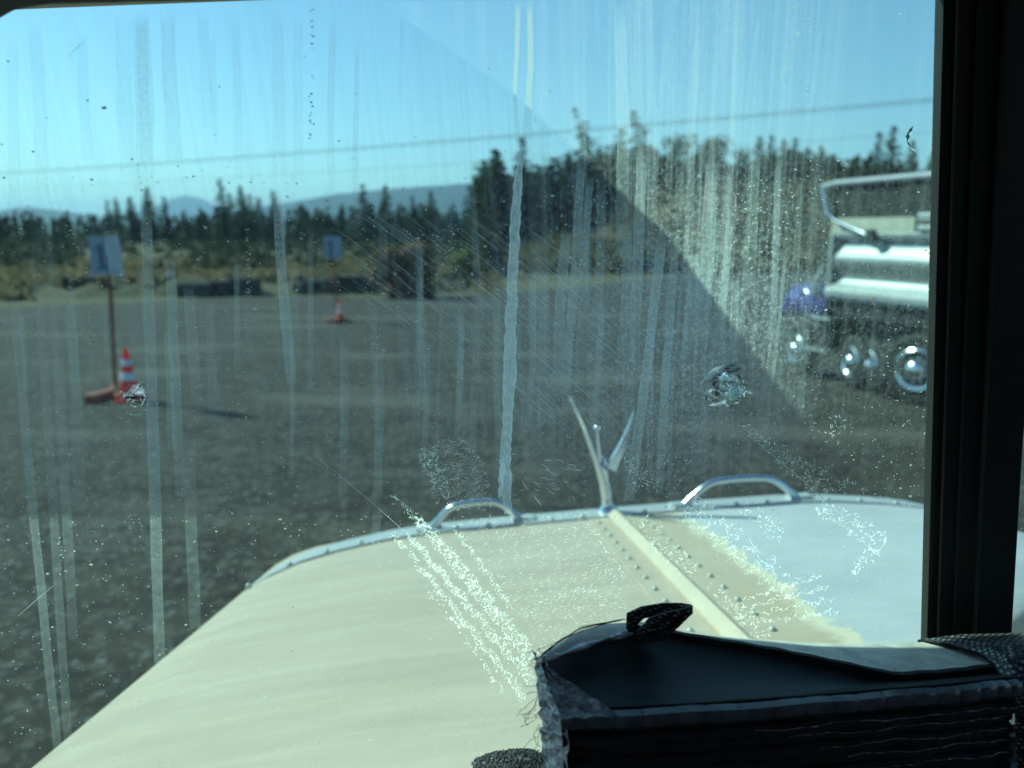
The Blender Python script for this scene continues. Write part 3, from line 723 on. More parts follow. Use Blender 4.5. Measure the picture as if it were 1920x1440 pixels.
mb.grid([hrow(1.6), lipr, low])
hood = tp('hood', mb, M['hood'], smooth=True)
# rim band over the front edge, following the crown
mb = MB(); b0, b1 = 1.525, 1.603
sub = [(i, u) for i, u in enumerate(us) if abs(u) <= .985]
rows = [[Vector((HX + u * hw(Y) * 1.0, yy, hc(Y) - hd(abs(u)) + up)) for i, u in sub] for (Y, yy, up) in ((b0, b0 - .001, .0005), (b0, b0, .005), (b1, b1, .006), (b1, b1 + .012, .002), (b1, b1 + .03, -.025), (b1, b1 + .032, -.06))]
# sharper at the shoulders: the band sweeps back where the hood rolls over
for row in rows:
    for j, (i, u) in enumerate(sub):
        k = max(0, abs(u) - .55) / .43; dy = -.16 * k ** 2.2; p = row[j]; p.y += dy; p.z += -.1829 * dy
mb.grid(rows); rim = tp('front_rim', mb, M['rim'], hood, True)
def sweep(u): k = max(0, abs(u) - .55) / .43; return -.16 * k ** 2.2
def rivet_mesh(r, h):
    m = MB(); m.lathe([(r, -.002), (r * .95, h * .4), (r * .6, h * .85), (r * .15, h)], 10); return m.mesh('bolt', M['rivet'], True)
BOLT = rivet_mesh(.0064, .006); RIV = rivet_mesh(.005, .0045)
for k in range(23):
    u = -.945 + 1.89 * k / 22
    if abs(u) < .03: continue
    Y = 1.535 + sweep(u); p = hpt(HX + u * hw(1.53), Y, .005); link('bolt', BOLT, hood, p)
for k in range(15):
    Y = 1.47 - k * .058
    link('rivet', RIV, hood, hpt(.2505, Y, .003)); link('rivet', RIV, hood, hpt(.347, Y - .02, .003))
def strip(x0, x1, up, Y0, Y1, name, mat, crown=0):
    mb = MB(); P = []
    for Y in np.linspace(Y0, Y1, 14):
        P.append([hpt(x0, Y, -.002), hpt(x0 + .0006, Y, up)] + [hpt(x0 + (x1 - x0) * t, Y, up + crown * sin(pi * t)) for t in (.25, .5, .75)] + [hpt(x1 - .0006, Y, up), hpt(x1, Y, -.002)])
    mb.grid(P); return tp(name, mb, mat, hood, True)
strip(.279, .311, .008, .557, 1.522, 'hinge_ridge', M['ridge'], .012)
strip(.236, .2785, .0022, .557, 1.520, 'hinge_leaf', M['hood'])
strip(.3115, .362, .0022, .557, 1.520, 'hinge_leaf', M['hood'])

# --- grab handles on the rim
def handle(xa, xb, h):
    Y = 1.555
    mb = MB(); pa, pb = hpt(xa, Y, .01), hpt(xb, Y, .01); mid = (pa + pb) / 2
    pts = []
    for i in range(17):
        t = i / 16; k = min(1, min(t, 1 - t) / .26); z = h * (sin(k * pi / 2) ** .9) + .010 * sin(pi * t)
        pts.append(Vector((xa + (xb - xa) * (t + .02 * sin(2 * pi * t)), Y, pa.z + (pb.z - pa.z) * t + z)))
    mb.tube(pts, [.0074 + (.004 if i in (0, 16) else 0) for i in range(17)], 10)
    o = tp('grab_handle', mb, M['chrome'], truck, True)
    for x, s in ((xa, -1), (xb, 1)):
        f = MB(); c = hpt(x + .012 * s, Y, .004); f.hexa([c + Vector(v) for v in ((-.03, -.016, 0), (.03, -.016, 0), (.03, .016, 0), (-.03, .016, 0), (-.024, -.012, .011), (.024, -.012, .011), (.024, .012, .011), (-.024, .012, .011))])
        part('mounting_foot', f, M['rim'], o, bevel=.003)
handle(-.102, .085, .037); handle(.463, .712, .042)

# --- hood ornament: spike, curved wing, small ball
mb = MB(); B0 = Vector((.287, 1.57, -.640))
mb.lathe([(.022, 0), (.024, .006), (.016, .014), (.013, .03), (.015, .05), (.012, .075), (.013, .095), (.010, .12), (.003, .132)], 16, B0, (-.06, .05, 1))
orn = tp('hood_ornament', mb, M['chrome'], truck, True)
mb = MB(); pts = [Vector((.286, 1.565, -.62)), Vector((.276, 1.56, -.565)), Vector((.262, 1.56, -.51)), Vector((.240, 1.56, -.44)), Vector((.222, 1.56, -.392)), Vector((.214, 1.56, -.370))]
mb.tube(pts, [.011, .0085, .006, .0042, .0032, .002], 10); mb.lathe([(.001, -.006), (.005, -.003), (.006, 0), (.005, .004), (.001, .006)], 10, pts[-1], (0, 0, 1)); part('spike', mb, M['chrome'], orn, True)
cl = [(.286, -.530), (.300, -.505), (.317, -.478), (.334, -.447), (.347, -.415), (.3555, -.39), (.360, -.370)]
for q in range(4):        # overlapping feathers
    mb = MB(); P = []
    for i, (x, z) in enumerate(cl):
        t = i / 6; wd = (.0060 * (1 - t) ** .6 + .0004); ox = q * .0048 * (1 - t) ** .7
        P.append([(x + ox - wd * .5, 1.556 + q * .003, z - ox * .75), (x + ox, 1.550 + q * .003, z - ox * .75 + .001), (x + ox + wd, 1.556 + q * .003, z - ox * .75 - wd * .6), (x + ox, 1.562 + q * .003, z - ox * .75)])
        P[-1].append(P[-1][0])
    mb.grid(P); part('wing_feather', mb, M['chrome'], orn, True)
mb = MB(); mb.tube([(.277, 1.565, -.56), (.272, 1.565, -.50), (.269, 1.565, -.45)], [.006, .004, .003], 8); mb.lathe([(.001, -.008), (.006, -.005), (.008, 0), (.006, .005), (.001, .008)], 12, (.269, 1.565, -.442)); part('ball', mb, M['chrome'], orn, True)

# --- windshield
GN = Vector((-.064, 1, .12)).normalized()
def gy(x, z): return .467 + .064 * x - .12 * (z - .13)
def gp(x, z, off=0): return Vector((x, gy(x, z), z)) + GN * off
def gq(px, py, off=0):
    v = tr(px, py); t = .4826 / (v.y - .064 * v.x + .12 * v.z); p = v * t; return p + GN * off
out = [(-.448, -.465), (.379, -.465), (.367, -.357), (.3115, .131), (.300, .133), (-.226, .1325), (-.238, .1300), (-.250, .120), (-.264, .10)]
n = len(out); mb = MB()
vs = [gp(x, z) for x, z in out] + [gp(x, z, -.006) for x, z in out]
mb.add(vs, [tuple(range(n))], 0); mb.add(vs, [tuple(reversed(range(n, 2 * n)))], 1)
for i in range(n): mb.add([vs[i], vs[(i + 1) % n], vs[(i + 1) % n + n], vs[i + n]], [(0, 1, 2, 3)], 1)
ws = tp('windshield', mb, [M['glass_dirty'], M['glass_clean']]); ws['label'] = 'dirty streaked left windshield pane with stone chips'
def gy2(x, z): return gy(.40, z) - .064 * (x - .40)
out2 = [(.440, -.465), (1.22, -.465), (1.06, .10), (1.03, .132), (.372, .132)]
vs = [Vector((x, gy2(x, z), z)) for x, z in out2] + [Vector((x, gy2(x, z) - .006, z)) for x, z in out2]; n = len(out2); mb = MB()
mb.add(vs, [tuple(range(n))], 0); mb.add(vs, [tuple(reversed(range(n, 2 * n)))], 1)
for i in range(n): mb.add([vs[i], vs[(i + 1) % n], vs[(i + 1) % n + n], vs[i + n]], [(0, 1, 2, 3)], 1)
ws2 = tp('windshield', mb, [M['glass_dirty'], M['glass_clean']]); ws2['label'] = 'right windshield pane beyond the centre pillar'

# --- dried streaks on the outside of the glass
def ribbon(pts, widths, off, name, mat, parent, jit=0, seed=0, nseg=14):
    r = random.Random(seed); me = bpy.data.meshes.new(name); vs, fs, uv = [], [], []
    P = [gq(*p, off) for p in pts]; N_ = nseg
    def samp(t):
        s = t * (len(P) - 1); i = min(int(s), len(P) - 2); f = s - i
        return P[i].lerp(P[i + 1], f), widths[min(i, len(widths) - 1)] * (1 - f) + widths[min(i + 1, len(widths) - 1)] * f
    j1 = j2 = 0
    for i in range(N_ + 1):
        t = i / N_; p, wd = samp(t); j1 = .5 * j1 + r.uniform(-jit, jit); j2 = .5 * j2 + r.uniform(-jit, jit)
        a = wd / FPX * .5 * .5; vs += [tuple(p + Vector((-a * (1 + j1), -.064 * a, 0))), tuple(p + Vector((a * (1 + j2), .064 * a, 0)))]
        uv += [(0, t), (1, t)]
        if i: b = 2 * i; fs.append((b - 2, b - 1, b + 1, b))
    me.from_pydata(vs, [], fs); ul = me.uv_layers.new(name='UVMap')
    for lp in me.loops: ul.data[lp.index].uv = uv[lp.vertex_index]
    me.materials.append(mat); return link(name, me, parent)
ST_ = [((272, 350), (283, 700), (299, 1245), 20, .3), ((318, 470), (325, 650), (338, 930), 19, .3), ((352, 530), (360, 640), (369, 760), 20, .2), ((392, 560), (396, 680), (399, 800), 16, .12),
       ((518, 360), (530, 540), (547, 720), 19, .42), ((22, 520), (60, 950), (108, 1412), 17, .2), ((62, 420), (95, 900), (130, 1436), 16, .12), ((128, 560), (142, 760), (150, 960), 22, .12),
       ((205, 430), (212, 480), (222, 540), 24, .3), ((105, 600), (120, 900), (136, 1200), 18, .12), ((355, 800), (358, 980), (366, 1180), 22, .12), ((230, 20), (232, 180), (240, 330), 26, .12), ((262, 18), (268, 180), (272, 360), 30, .2),
       ((312, 18), (318, 160), (326, 300), 24, .2), ((378, 16), (384, 120), (388, 240), 18, .12), ((66, 30), (74, 200), (80, 380), 20, .12), ((22, 60), (24, 250), (26, 420), 18, .12), ((520, 14), (522, 160), (524, 330), 20, .12),
       ((1162, 0), (1170, 240), (1166, 480), 24, .3), ((1245, 420), (1215, 680), (1180, 940), 22, .42), ((1268, 430), (1252, 660), (1236, 930), 18, .3), ((1062, 430), (1052, 560), (1044, 740), 22, .3), ((1090, 290), (1080, 520), (1058, 740), 18, .3),
       ((1000, 520), (999, 570), (999, 632), 15, .3), ((1020, 480), (1018, 640), (1016, 800), 16, .2), ((1128, 320), (1124, 520), (1112, 720), 18, .2), ((1108, 330), (1100, 430), (1092, 560), 14, .3), ((1205, 270), (1198, 470), (1188, 680), 22, .3),
       ((1180, 420), (1172, 560), (1164, 720), 18, .2), ((1305, 470), (1298, 560), (1284, 680), 22, .3), ((1335, 300), (1328, 460), (1318, 640), 28, .3), ((1366, 320), (1358, 480), (1350, 620), 16, .2), ((1380, 520), (1378, 600), (1372, 690), 18, .2),
       ((700, 560), (704, 720), (712, 930), 12, .12), ((785, 430), (790, 620), (792, 830), 14, .12), ((930, 560), (932, 690), (936, 900), 14, .2), ((880, 300), (890, 420), (898, 560), 12, .12), ((1420, 280), (1414, 420), (1408, 560), 18, .2), ((1460, 300), (1456, 460), (1450, 640), 14, .2), ((1130, 560), (1122, 700), (1112, 860), 16, .2), ((1500, 330), (1496, 450), (1490, 570), 14, .12)]
rq = random.Random(321)
for i in range(46):
    x_ = rq.uniform(10, 930) if i < 30 else rq.uniform(1000, 1560); y_ = rq.uniform(380, 640) if i % 4 else rq.uniform(12, 60); l_ = rq.uniform(120, 420); dx_ = (560 - x_) * .05 * l_ / 400
    ST_.append(((x_, y_), (x_ + dx_ * .5 + rq.uniform(-3, 3), y_ + l_ * .5), (x_ + dx_, y_ + l_), rq.uniform(6, 18), .12 if rq.random() < .7 else .2))
for i, (a, b, c, wd, op) in enumerate(ST_):
    ribbon([a, b, c], [wd * .9, wd, wd * 1.05], .0006 + .00012 * (i % 5), 'dirt_streak', FILM[op], ws, .10, i)
ribbon([(982, 262), (972, 330), (967, 420), (962, 520), (958, 600), (956, 700), (952, 800), (948, 880), (953, 965)], [6, 15, 19, 20, 24, 25, 21, 24, 16], .0014, 'dirt_streak', M['heavy_streak'], ws, .13, 77, 110)['label'] = 'thick white dried streak'
ribbon([(944, 860), (941, 900), (938, 935)], [14, 12, 6], .0015, 'dirt_streak', M['heavy_streak'], ws, .3, 78, 20)
ribbon([(994, -6), (996, 90), (992, 180), (988, 265)], [10, 9, 12, 16], .0013, 'dirt_streak', M['sunlit_cream_streak'], ws, .15, 79, 20)
ribbon([(972, -6), (970, 90), (966, 180), (974, 275)], [9, 7, 7, 10], .0013, 'dirt_streak', M['sunlit_cream_streak'], ws, .15, 80, 20)

# --- specks, residue glints, scratches
def poly_speck(vs, fs, p, r, rn, sx=1.0, sz=1.0, k=6):
    b = len(vs); a0 = rn.uniform(0, 6.28)
    for i in range(k):
        a = a0 + 2 * pi * i / k; q = r * rn.uniform(.6, 1.25); vs.append((p.x + cos(a) * q * sx, p.y + .064 * cos(a) * q * sx - .12 * sin(a) * q * sz, p.z + sin(a) * q * sz))
    fs.append(tuple(range(b, b + k)))
rn = random.Random(101); vs, fs = [], []
PXM = .5 / FPX
for i in range(3600):
    px, py = rn.uniform(0, 1760), 1440 * rn.betavariate(2.0, 2.1)
    if (py < 330 and rn.random() < .85) or (py > 1010 and px > 300 and rn.random() < .8): continue
    poly_speck(vs, fs, gq(px, py, .0018), PXM * min(3.2, .6 + rn.expovariate(1.8)), rn, 1.2, .8)
for (x0, y0, x1, y1, c, sd) in ((585, 5, 583, 290, 26, 2.0), (463, 430, 465, 560, 40, 3.0), (466, 560, 455, 820, 34, 3), (1092, 440, 1078, 640, 46, 7), (1515, 10, 1490, 260, 40, 16), (1700, 10, 1695, 190, 12, 6), (130, 420, 140, 640, 50, 12), (690, 420, 712, 700, 40, 9), (1120, 360, 1140, 620, 60, 22), (1500, 300, 1440, 520, 70, 45), (170, 560, 176, 700, 22, 4), (790, 430, 900, 560, 50, 30), (1430, 330, 1400, 470, 80, 40), (110, 1010, 118, 1060, 16, 3), (845, 420, 850, 520, 20, 6)):
    for i in range(c):
        t = rn.random(); poly_speck(vs, fs, gq(x0 + (x1 - x0) * t + rn.gauss(0, sd), y0 + (y1 - y0) * t, .0019), PXM * rn.uniform(.8, 2.1), rn, 1.3, .8)
me = bpy.data.meshes.new('dirt_specks'); me.from_pydata(vs, [], fs); me.materials.append(M['speck']); stuff(link('dirt_specks', me, ws))

def arc(vs, fs, px, py, ln, cur, wd, ang, off, gw=.62):
    pts = []; N_ = 5
    for i in range(N_ + 1):
        s = (i / N_ - .5); a = ang + cur * s; pts.append((s, a))
    x, y = px, py; q = []
    for i in range(N_ + 1):
        a = ang + cur * (i / N_ - .5); q.append((x, y, a)); x += cos(a) * ln / N_; y += sin(a) * ln / N_
    b = len(vs)
    for i, (x, y, a) in enumerate(q):
        h = wd * gw * (sin(pi * (i + .4) / (N_ + .8)) + .25) * .5
        vs.append(tuple(gq(x - sin(a) * h, y + cos(a) * h, off))); vs.append(tuple(gq(x + sin(a) * h, y - cos(a) * h, off)))
        if i: fs.append((b + 2 * i - 2, b + 2 * i - 1, b + 2 * i + 1, b + 2 * i))
def inpoly(p, poly):
    c = False; j = len(poly) - 1
    for i in range(len(poly)):
        if (poly[i][1] > p[1]) != (poly[j][1] > p[1]) and p[0] < (poly[j][0] - poly[i][0]) * (p[1] - poly[i][1]) / (poly[j][1] - poly[i][1]) + poly[i][0]: c = not c
        j = i
    return c
vs, fs = [], []
def band(x0, y0, x1, y1, w0, w1, nn, ln=(2.5, 7), wd=(.9, 2.6), fade=0):
    nn = int(nn * 1.5)
    L_ = math.hypot(x1 - x0, y1 - y0); ax, ay = (x1 - x0) / L_, (y1 - y0) / L_
    for i in range(nn):
        t = rn.random() ** (1 - fade * .4); w_ = w0 + (w1 - w0) * t; o = rn.uniform(-.5, .5) * w_ + 2.5 * sin(t * 40)
        arc(vs, fs, x0 + ax * L_ * t - ay * o, y0 + ay * L_ * t + ax * o, rn.uniform(*ln), rn.uniform(-2.6, 2.6), rn.uniform(*wd), rn.uniform(0, 6.28), .0021)
band(733, 930, 790, 985, 4, 14, 60); band(785, 975, 1000, 1238, 18, 30, 620); band(765, 1005, 1000, 1282, 8, 22, 420); band(740, 1005, 985, 1312, 8, 16, 330); band(845, 1160, 945, 1300, 3, 5, 50); band(790, 1095, 850, 1170, 2, 4, 16)
band(1100, 980, 1170, 1080, 4, 6, 16); band(850, 990, 960, 1140, 3, 10, 90)
def patch(poly, nn, ln, wd, ang=None, cur=2.2):
    xs = [p[0] for p in poly]; ys_ = [p[1] for p in poly]; c = 0
    while c < nn:
        p = (rn.uniform(min(xs), max(xs)), rn.uniform(min(ys_), max(ys_)))
        if not inpoly(p, poly): continue
        c += 1; arc(vs, fs, p[0], p[1], rn.uniform(*ln), (cur if rn.random() < .75 else -cur) * rn.uniform(.5, 1.2), rn.uniform(*wd), (rn.uniform(0, 6.28) if ang is None else ang + rn.uniform(-.7, .7)), .0022)
patch([(780, 850), (812, 826), (866, 826), (895, 855), (912, 890), (925, 958), (850, 962), (800, 905)], 420, (4, 12), (.6, 1.5), -.2, 3.0)
patch([(780, 850), (815, 835), (845, 930), (820, 950)], 110, (4, 10), (1.2, 2.8))
patch([(845, 975), (1095, 962), (1195, 1105), (1080, 1160), (1000, 1190), (935, 1130)], 820, (4, 11), (.4, 1.1), -.3, 3.2)
patch([(960, 1130), (1180, 1080), (1180, 1150), (1010, 1220)], 240, (4, 10), (.4, 1.1), -.3, 3.2)
patch([(930, 850), (1080, 860), (1100, 935), (935, 945)], 46, (9, 22), (.9, 1.8), .6, 1.2)
patch([(1170, 850), (1215, 850), (1240, 925), (1180, 925)], 90, (3, 8), (1.2, 2.6)); patch([(1230, 840), (1300, 860), (1290, 930), (1230, 930)], 50, (3, 8), (1, 2))
patch([(1385, 800), (1400, 795), (1640, 925), (1515, 925)], 190, (4, 9), (1, 2.2)); patch([(1500, 760), (1580, 765), (1600, 850), (1520, 820)], 30, (4, 9), (1, 2.2))
band(1290, 950, 1480, 1105, 60, 50, 170, (5, 14), (.9, 2.2)); band(1400, 945, 1470, 1010, 40, 30, 60); band(1540, 950, 1640, 1010, 30, 40, 90, (4, 9), (1, 2.2)); band(1660, 1000, 1605, 1080, 34, 16, 60, (4, 9), (1.2, 2.8))
for k in range(4): band(1385 - k * 4, 1132 + k * 15, 1540 + k * 12, 1082 + k * 22, 5, 8, 60, (3, 8), (1, 2.4))
band(1200, 975, 1300, 1080, 40, 30, 90, (3, 7), (1, 2.4)); band(1330, 1100, 1440, 1200, 24, 24, 70, (3, 8), (1, 2.2))
me = bpy.data.meshes.new('residue_glints'); me.from_pydata(vs, [], fs); me.materials.append(M['glint']); stuff(link('residue_glints', me, ws))

vs, fs = [], []
for i in range(420):
    px, py = rn.uniform(620, 1130), rn.uniform(400, 760); ln = rn.uniform(30, 130)
    if abs((px - 620) * .6 + 360 - py) > 170: continue
    arc(vs, fs, px, py, ln, rn.uniform(.0, .12), rn.uniform(.5, 1.0), .68 + (px - 850) * .0003 + rn.uniform(-.05, .05), .0023)
for (px, py, ln, a, wd) in ((600, 865, 260, .72, 1.2), (125, 105, 45, -.75, 2.2), (30, 1160, 90, -.7, 1.2), (330, 660, 80, .25, 1), (560, 850, 90, .6, 1), (1395, 810, 330, .72, 1.6), (620, 700, 200, .35, .9), (1030, 980, 120, .9, 1)):
    arc(vs, fs, px, py, ln, .08, wd, a, .0023)
me = bpy.data.meshes.new('wiper_scratches'); me.from_pydata(vs, [], fs); me.materials.append(M['scratch']); stuff(link('wiper_scratches', me, ws))

# --- stone chips: shards standing a little proud of the glass
def shard(mb, px, py, ln, wd, ang, tilt=0.0006):
    c = lambda s, t: gq(px + cos(ang) * s - sin(ang) * t, py + sin(ang) * s + cos(ang) * t, .0026)
    a, b, d, e = c(-ln / 2, 0), c(0, -wd / 2) + GN * tilt, c(ln / 2, 0), c(0, wd / 2) - GN * tilt
    mb.add([a, b, d, e, (a + d) / 2 + GN * .0015], [(0, 1, 4), (1, 2, 4), (2, 3, 4), (3, 0, 4)])
def chip(px, py, R0, n, seed, label, ring=False):
    r = random.Random(seed); parts = {'chip_white': MB(), 'chip_dark': MB(), 'chip_teal': MB()}
    for i in range(n):
        a = r.uniform(0, 6.28); d = R0 * sqrt(r.random()); k = r.choices(['chip_white', 'chip_dark', 'chip_teal'], [.5, .3, .2])[0]
        shard(parts[k], px + cos(a) * d, py + sin(a) * d * .9, r.uniform(.12, .4) * R0, r.uniform(.05, .12) * R0, a + 1.57 + r.uniform(-.9, .9))
    if ring:
        for q, (rx, ry, ox, oy, wd, k) in enumerate(((1.0, 1.2, 0, .35, .20, 'chip_teal'), (.7, .8, .1, .1, .14, 'chip_white'), (1.0, 1.25, .6, .25, .12, 'chip_teal'))):
            for i in range(26):
                a = 2 * pi * i / 26
                if r.random() < .25: continue
                shard(parts[k], px + (ox + cos(a) * rx) * R0, py + (oy + sin(a) * ry) * R0, R0 * .26, wd * R0, math.atan2(cos(a) * ry, -sin(a) * rx), .0002)
    e = None
    for k, mbb in parts.items():
        if mbb.f:
            o = part('stone_chip' if k == 'chip_white' else 'crushed_glass', mbb, M[k], ws)
            if k == 'chip_white': o['label'] = label
def shards_at(lst, label):
    mw, md, mt = MB(), MB(), MB()
    for (k, px, py, ln, wd, a) in lst: shard({'w': mw, 'd': md, 't': mt}[k], px, py, ln, wd, a)
    for m_, k in ((mw, 'chip_white'), (md, 'chip_dark'), (mt, 'chip_teal')):
        if m_.f: o = part('stone_chip' if k != 'chip_teal' else 'crushed_glass', m_, M[k], ws); o['label'] = label
chip(1364, 732, 38, 120, 5, 'large crushed stone chip right of centre')
shards_at([('w', 1345, 694, 34, 7, -.45), ('t', 1333, 706, 44, 10, -.65), ('d', 1371, 690, 36, 6, -.5), ('d', 1380, 697, 30, 6, -.4), ('d', 1340, 722, 26, 5, -.7), ('d', 1328, 748, 14, 4, -1.1), ('w', 1356, 757, 26, 7, -.5), ('w', 1342, 760, 22, 6, -.3), ('w', 1408, 738, 16, 5, .3), ('d', 1390, 710, 16, 4, .9), ('t', 1380, 745, 50, 14, -.4), ('t', 1362, 712, 30, 22, .3), ('t', 1372, 735, 44, 26, -.3)], 'rim of the large crushed stone chip')
chip(250, 744, 24, 26, 6, 'round bullseye stone chip over the near cone', True)
shards_at([('w', 254, 736, 26, 15, .1), ('w', 262, 741, 20, 12, .4), ('w', 232, 745, 14, 9, .9), ('w', 248, 728, 14, 8, -1), ('w', 239, 752, 14, 5, -.6), ('w', 247, 755, 12, 4, -.5), ('d', 247, 748, 16, 6, .2), ('d', 264, 746, 16, 4, .3), ('w', 224, 737, 6, 5, 0), ('d', 236, 748, 16, 4, .1), ('t', 240, 742, 22, 10, .3)], 'bright core of the bullseye chip')
shards_at([('d', 1712, 244, 22, 4, -1.0), ('d', 1707, 256, 18, 6, -1.5), ('d', 1709, 270, 16, 5, 1.0), ('w', 1712, 251, 10, 3, -1.1), ('w', 1718, 281, 14, 2, .5)], 'small dark curved chip near the centre pillar')
shards_at([('d', 1437, 474, 12, 6, .5), ('d', 1446, 479, 12, 5, .5), ('w', 1452, 474, 10, 4, .6)], 'small dark chip left of the dump truck')

# --- cab: header, pillars, shell, dashboard, unseen outside visor shaped for its shadow
def hx(mb, pts8): mb.hexa(pts8)
mb = MB(); hb = [(-.75, .1325), (.352, .1325), (1.30, .1325)]
mb.grid([[Vector((x, (gy(x, .13) if x < .36 else gy2(x, .13)) + dy, z)) for x in (-.75, -.2, .36, .8, 1.3)] for dy, z in ((.004, .36), (.003, .150), (.001, .1335), (-.022, .1315), (-.035, .15), (-.05, .24), (-.05, .36), (.004, .36))])
tp('windshield_header', mb, M['vinyl_dark'], smooth=True)
def post(name, base, prof, mat, parent=truck, zt=.17, zb=-.47):
    mb = MB(); P = []
    for z in (zb, -.2, 0, zt):
        row = []
        for (dx, dd) in prof:
            x = base(z) + dx; row.append(Vector((x, min(gy(x, z), gy2(x, z)) - dd, z)))
        P.append(row)
    mb.grid(P); return tp(name, mb, mat, parent)
cp = lambda z: .3115 + (.367 - .3115) * (.131 - z) / (.131 + .357)
pil = post('centre_pillar', cp, [(.004, .0), (.004, .010), (.0045, .0115), (.0155, .0125), (.016, .015), (.030, .017), (.0305, .021), (.058, .023), (.060, .021), (.0615, .004), (.062, .0), (.033, -.004), (.004, .0)], M['vinyl'])
post('glazing_seal', cp, [(-.0035, -.001), (-.0035, .0075), (-.001, .009), (.0038, .0095)], M['black_rubber'], pil)
post('glazing_seal', cp, [(.0622, .012), (.0655, .010), (.066, -.001)], M['black_rubber'], pil)
lp = lambda z: -.258 + (-.448 + .258) * (.12 - z) / (.12 + .465)
mb = MB(); mb.grid([[Vector((lp(z) + dx, gy(lp(z) + dx, z) - dd, z)) for dx, dd in ((.0, -.001), (.0, .012), (-.012, .03), (-.06, .035), (-.10, .0), (0, -.001))] for z in (-.47, -.2, .1, .16)]); tp('side_pillar', mb, M['vinyl_dark'])
# rounded top corner of the opening
mb = MB(); cpoly = [(-.32, .16), (-.32, .05), (-.2635, .098), (-.2545, .111), (-.2475, .119), (-.2395, .1265), (-.2295, .131), (-.21, .1335), (-.21, .16)]
mb.prism([gp(x, z, .001) for x, z in cpoly], -GN * .026); tp('corner_gusset', mb, M['vinyl_dark'])
for nm, lo, hi, mt in (('cab_roof', (-.80, -1.3, .36), (1.38, .50, .42), 'vinyl_dark'), ('cab_rear_wall', (-.80, -1.36, -1.5), (1.38, -1.3, .42), 'vinyl_dark'), ('cab_side_wall', (-.86, -1.36, -1.5), (-.80, .52, -.36), 'vinyl_dark'), ('door_header', (-.86, -1.30, .26), (-.80, .50, .415), 'vinyl_dark'), ('door_header', (1.38, -1.30, .26), (1.44, .50, .415), 'vinyl_dark'), ('door_frame', (-.86, -1.36, -.36), (-.80, -.55, .26), 'vinyl_dark'), ('door_frame', (1.38, -1.36, -.36), (1.44, -.55, .26), 'vinyl_dark'),
                       ('cab_side_wall', (1.38, -1.36, -1.5), (1.44, .52, -.36), 'vinyl_dark'), ('cab_floor', (-.80, -1.3, -1.56), (1.38, .5, -1.5), 'vinyl_dark'), ('firewall', (-.80, .50, -1.5), (1.38, .552, -.468), 'vinyl_dark'), ('side_panel', (-.80, .40, -.47), (-.50, .50, .36), 'vinyl_dark'), ('side_panel', (1.24, .36, -.47), (1.38, .50, .36), 'vinyl_dark')):
    mb = MB(); mb.box(lo, hi); tp(nm, mb, M[mt])
mb = MB(); mb.grid([[Vector((x, y, z)) for x in np.linspace(-.79, 1.37, 24)] for y, z in ((.08, -1.2), (.08, -.52), (.10, -.475), (.16, -.455), (.30, -.445), (.42, -.443), (.515, -.462), (.515, -1.2))]); tp('dashboard', mb, M['vinyl'], smooth=True)
VE = [((690, 3), .045), ((960, 185), .20), ((1250, 450), .36), ((1500, 790), .56), ((1660, 950), .67)]  # unseen visor, edge traced back along the sun from the shadow it casts
ed = [gq(*p) + ST * t for p, t in VE]; ed = [ed[0] + (ed[0] - ed[1]) * .25] + ed
mb = MB(); mb.grid([[ed[0] + (e - ed[0]) * max(.06, 1 + .5 * s) + Vector((s, -.02 * s * s, -.01 * s * s)) for s in np.linspace(-1.0, 0, 12)] for e in ed]); vz = tp('shadow_visor', mb, M['hood'], smooth=True)
so = vz.modifiers.new('thickness', 'SOLIDIFY'); so.thickness = .004; so.offset = 1
# running gear under the hood, so that the truck stands on the ground
for x in (-.62, 1.2):
    mb = MB(); c = Vector((x, 1.02, -2.5 + .53)); mb.lathe([(.30, -.14), (.47, -.14), (.52, -.1), (.52, .1), (.47, .14), (.30, .14)], 28, c, (1, 0, 0)); wl = tp('wheel', mb, M['tyre'], smooth=True)
    mb = MB(); mb.lathe([(.29, -.12), (.3, .12), (.2, .1), (.12, .15), (.05, .16)], 24, c, (-1 if x < 0 else 1, 0, 0)); part('rim', mb, M['chrome'], wl, True)
mb = MB(); mb.box((-.1, -1.3, -1.95), (.02, 1.7, -1.6)); mb.box((.56, -1.3, -1.95), (.68, 1.7, -1.6)); mb.box((-.62, .94, -2.02), (1.2, 1.1, -1.9)); tp('chassis_frame', mb, M['steel_dark'])

# ================================================================== folded sunshade lying on the dashboard
shade = bpy.data.objects.new('folded_sunshade', None); COL.objects.link(shade)
SB = Vector((.18, .42, -.443)); shade.matrix_world = Matrix.Translation(Vector((0, 0, EYE)) + RT @ SB) @ RT.to_4x4()
tag(shade, 'black folded foil sunshade with webbing strap lying on the dashboard', 'sunshade')
def sp_(name, mb, mat, parent=shade, smooth=True, bevel=0): return part(name, mb, mat, parent, smooth, -SB if parent is shade else None, bevel)
def crinkle(name, c, rough, metal, sc, st, spec=.5):
    m, N, L, P = new_mat(name)
    v = N.new('ShaderNodeTexVoronoi'); v.feature = 'F1'; v.inputs['Scale'].default_value = sc
    tc = N.new('ShaderNodeTexCoord'); mp = N.new('ShaderNodeMapping'); mp.inputs['Scale'].default_value = (1, 1, 1.4); L.new(tc.outputs['Object'], mp.inputs[0]); L.new(mp.outputs[0], v.inputs['Vector'])
    L.new(ramp(N, L, noise(N, L, sc * .5, 4), [(.3, tuple(x * .5 for x in c)), (.7, c)]), P.inputs['Base Color'])
    P.inputs['Roughness'].default_value = rough; P.inputs['Metallic'].default_value = metal; P.inputs['Specular IOR Level'].default_value = spec
    h = math_(N, L, 'ADD', v.outputs['Distance'], noise(N, L, sc * 2.2, 4)); bump(N, L, P, h, st, .004); return m
